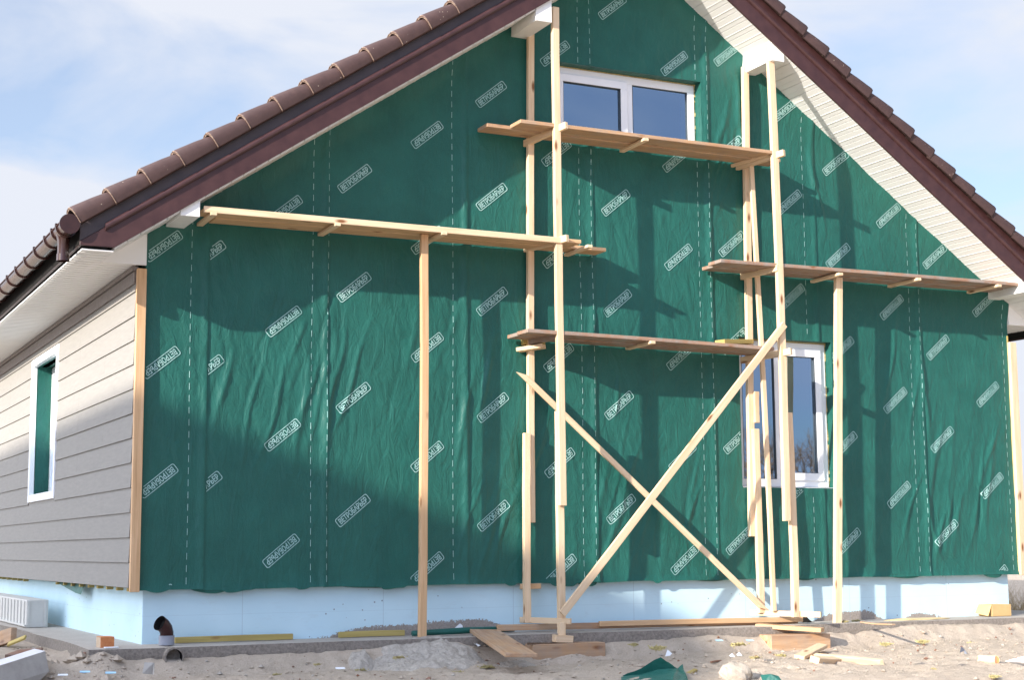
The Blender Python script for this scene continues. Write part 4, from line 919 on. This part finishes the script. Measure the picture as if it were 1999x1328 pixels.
# mineral wool tufts
tb = B()
for k in range(90):
    a = rnd.uniform(0, 6.28); r1 = rnd.uniform(0, .05); c = Vector((r1*math.cos(a)*1.5, r1*math.sin(a), rnd.uniform(0, .014))); d = Vector((rnd.uniform(-1, 1), rnd.uniform(-1, 1), rnd.uniform(-.2, .6))).normalized()*rnd.uniform(.01, .03); s = d.cross(Vector((0, 0, 1))).normalized()*rnd.uniform(.002, .006)
    tb.add([c-s, c+s, c+d+s, c+d-s], [(0, 1, 2, 3)])
    tb.add([c-Vector((0, 0, .003)), c+Vector((0, 0, .005)), c+d+Vector((0, 0, .005)), c+d-Vector((0, 0, .003))], [(0, 1, 2, 3)])
tm = tb.mesh('wool_tuft'); tm.materials.append(wool)
TUFTS = [((1238, 1262), 1, 'on the sand right of the left timber block'), ((1283, 1270), 1.5, 'behind the standing white paper scrap, the largest one'), ((1443, 1262), 1.3, 'in front of the pale blue foam slivers'), ((1475, 1287), 1, 'between the paper crumbs and the pine offcuts'),
 ((1525, 1283), 1, 'directly left of the tilted pine offcut'), ((730, 1270), .8, 'at the left rim of the mortar spill'), ((780, 1287), .9, 'against the front rim of the mortar spill'), ((950, 1306), 1.1, 'left of the flat mortar lump below the sloping plank'), ((705, 1312), 1, 'in front of the small crumbly mortar lump'),
 ((895, 1317), 1, 'near the bottom edge below the mortar spill'), ((1728, 1262), 1.2, 'on sunlit sand right of the right single post'), ((1800, 1257), 1.2, 'on sunlit sand below the strip of sawdust'), ((1895, 1259), 1, 'above the grey upright shard'), ((1822, 1310), .9, 'on sunlit sand left of the round log piece, close to the bottom'),
 ((1940, 1325), 1, 'at the bottom edge below the round log piece'), ((1648, 1216), .9, 'on the apron right at the foot of the right single post'), ((1672, 1214), .9, 'on the apron at the end of the thin orange strip'), ((540, 1320), .7, 'on shaded sand below the long yellow batten'), ((620, 1300), .6, 'on shaded sand between the two yellow battens')]
for i, (q, s, lb) in enumerate(TUFTS):
    p = gp(q, .002)
    if q[1] < 1220: p = SG(*q)
    o = bpy.data.objects.new('wool_tuft', tm); col.objects.link(o); o.location = p; o.rotation_euler = (0, 0, rnd.uniform(0, 6)); o.scale = (s*.8, s*.8, s*.8)
    tag(o, 'yellow wool tuft '+lb, 'wool tuft', 'mineral wool tufts scattered on the sand')
# crumbs and pebbles nobody could count
b = B()
for i in range(4200):
    if i < 3500: x = rnd.uniform(-1.2, 9.5); y = -.5-abs(rnd.gauss(0, 1.6))
    elif i < 3900: x = rnd.uniform(-.7, -.1); y = rnd.uniform(-1.3, 1.6)
    else: x = rnd.uniform(1.6, 3.2); y = rnd.uniform(-.9, -.45)
    if -.44 < x and y > -.46: continue
    if i % 14 == 0: x = rnd.uniform(-1.1, -.2); y = rnd.uniform(-2.2, -.2)
    z = float(gz(x, y)); s = min(.028 if i % 14 else .06, rnd.expovariate(1)*(.0065 if i % 14 else .016)+.003); c = Vector((x, y, z+s*.25))
    vs = [c+Vector((rnd.uniform(.6, 1.2)*s*a, rnd.uniform(.6, 1.2)*s*bb, rnd.uniform(.5, 1)*s*cc*.75)) for a, bb, cc in ((1, 0, 0), (0, 1, 0), (-1, 0, 0), (0, -1, 0), (0, 0, 1), (0, 0, -1))]
    b.add(vs, [(0, 1, 4), (1, 2, 4), (2, 3, 4), (3, 0, 4), (1, 0, 5), (2, 1, 5), (3, 2, 5), (0, 3, 5)], 0 if rnd.random() < .75 else rnd.choice([1, 2, 2, 1, 3]))
o = part('sand_crumbs', b, [sand, cement, redw, stonem], origin=(4, -1, -.5)); tag(o, 'clods, pebbles and splinters scattered over the sand', 'debris', kind='stuff')
# dry grass heap behind the right end of the house
b = B()
for i in range(1500):
    x = rnd.uniform(8.95, 11.5); y = rnd.uniform(1.6, 4.5); h = rnd.uniform(.15, .5); c = Vector((x, y, -.52)); d = Vector((rnd.uniform(-.3, .3), rnd.uniform(-.3, .3), h)); s = Vector((.006, .004, 0))
    b.add([c-s, c+s, c+d], [(0, 1, 2)])
o = part('dry_grass', b, [drygrass], origin=(10, 3, -.5)); tag(o, 'tall dry yellow-brown grass behind the right corner of the house', 'grass', kind='stuff')

# ------------------------------------------------------------------ trees: bare, far off (background strip and window reflection)
def tree(loc, h, seed, lab, cat='tree'):
    r2 = random.Random(seed); root = thing('bare_tree', loc, lab, cat, 'bare trees along the horizon')
    tb_ = B(); cb = B()
    def grow(p, d, ln, rad, lv):
        q = p+d*ln; (tb_ if lv < 2 else cb).tube([p, p.lerp(q, .5)+Vector((r2.uniform(-1, 1), r2.uniform(-1, 1), 0))*ln*.05, q], [rad, rad*.85, rad*.65], 5 if lv < 2 else 3, cap=False)
        if lv >= 5: return
        for k in range(3 if lv else 4):
            nd = (d+Vector((r2.uniform(-1, 1), r2.uniform(-1, 1), r2.uniform(-.2, .7)))*.75).normalized(); grow(p.lerp(q, r2.uniform(.55, 1)), nd, ln*r2.uniform(.6, .8), rad*.55, lv+1)
    grow(Vector(loc), Vector((0, 0, 1)), h*.28, h*.018, 0)
    part('trunk', tb_, [bark], root); part('crown', cb, [bark], root)
tl = [((60, 78, -.5), 7), ((66, 84, -.5), 8), ((73, 82, -.5), 6.5)]
sides = ['left', 'middle', 'right']
for i, (l, h) in enumerate(tl): tree(l, h, 100+i, 'bare brown tree on the horizon behind the right corner board, %s one of three' % sides[i])
for i in range(9):
    tree((28+i*3.3+rnd.uniform(-1, 1), -50+rnd.uniform(-3, 3), -.5), rnd.uniform(8, 11), 200+i, 'bare tree far behind the viewer, mirrored low in the ground floor window')
# ------------------------------------------------------------------ neighbouring house outside the frame (throws the broad shade on the lower left)
dh = Vector((.934, .356, 0)); qh = Vector((-.356, .934, 0)); DD = 22; te = .3486
nb = thing('neighbour_house', dh*-DD+Vector((0, 0, -.5)), 'neighbouring house outside the picture on the left', 'house')
def nbp(q, z, d): v = dh*(-DD-d)+qh*q; return (v.x, v.y, z)
H0 = te*DD
b = B(); b.prism([(-3.9, -.5), (-3.9, H0+.0), (-2.2, H0+.95), (11, H0+.9), (11, -.5)], nbp, .3, 9); part('wall', b, [simple('grey render', (.4, .38, .35), (.46, .44, .4), 3)], nb)
b = B(); b.prism([(-4.0, H0-.05), (-2.2, H0+1.0), (-1.6, H0+1.30), (0, H0+1.50), (3, H0+1.86), (7, H0+2.3), (11.3, H0+2.4), (11.3, H0+.8), (-2.2, H0+.8), (-3.95, H0-.15)], nbp, 0, 9.3); part('roof', b, [tile_m], nb)
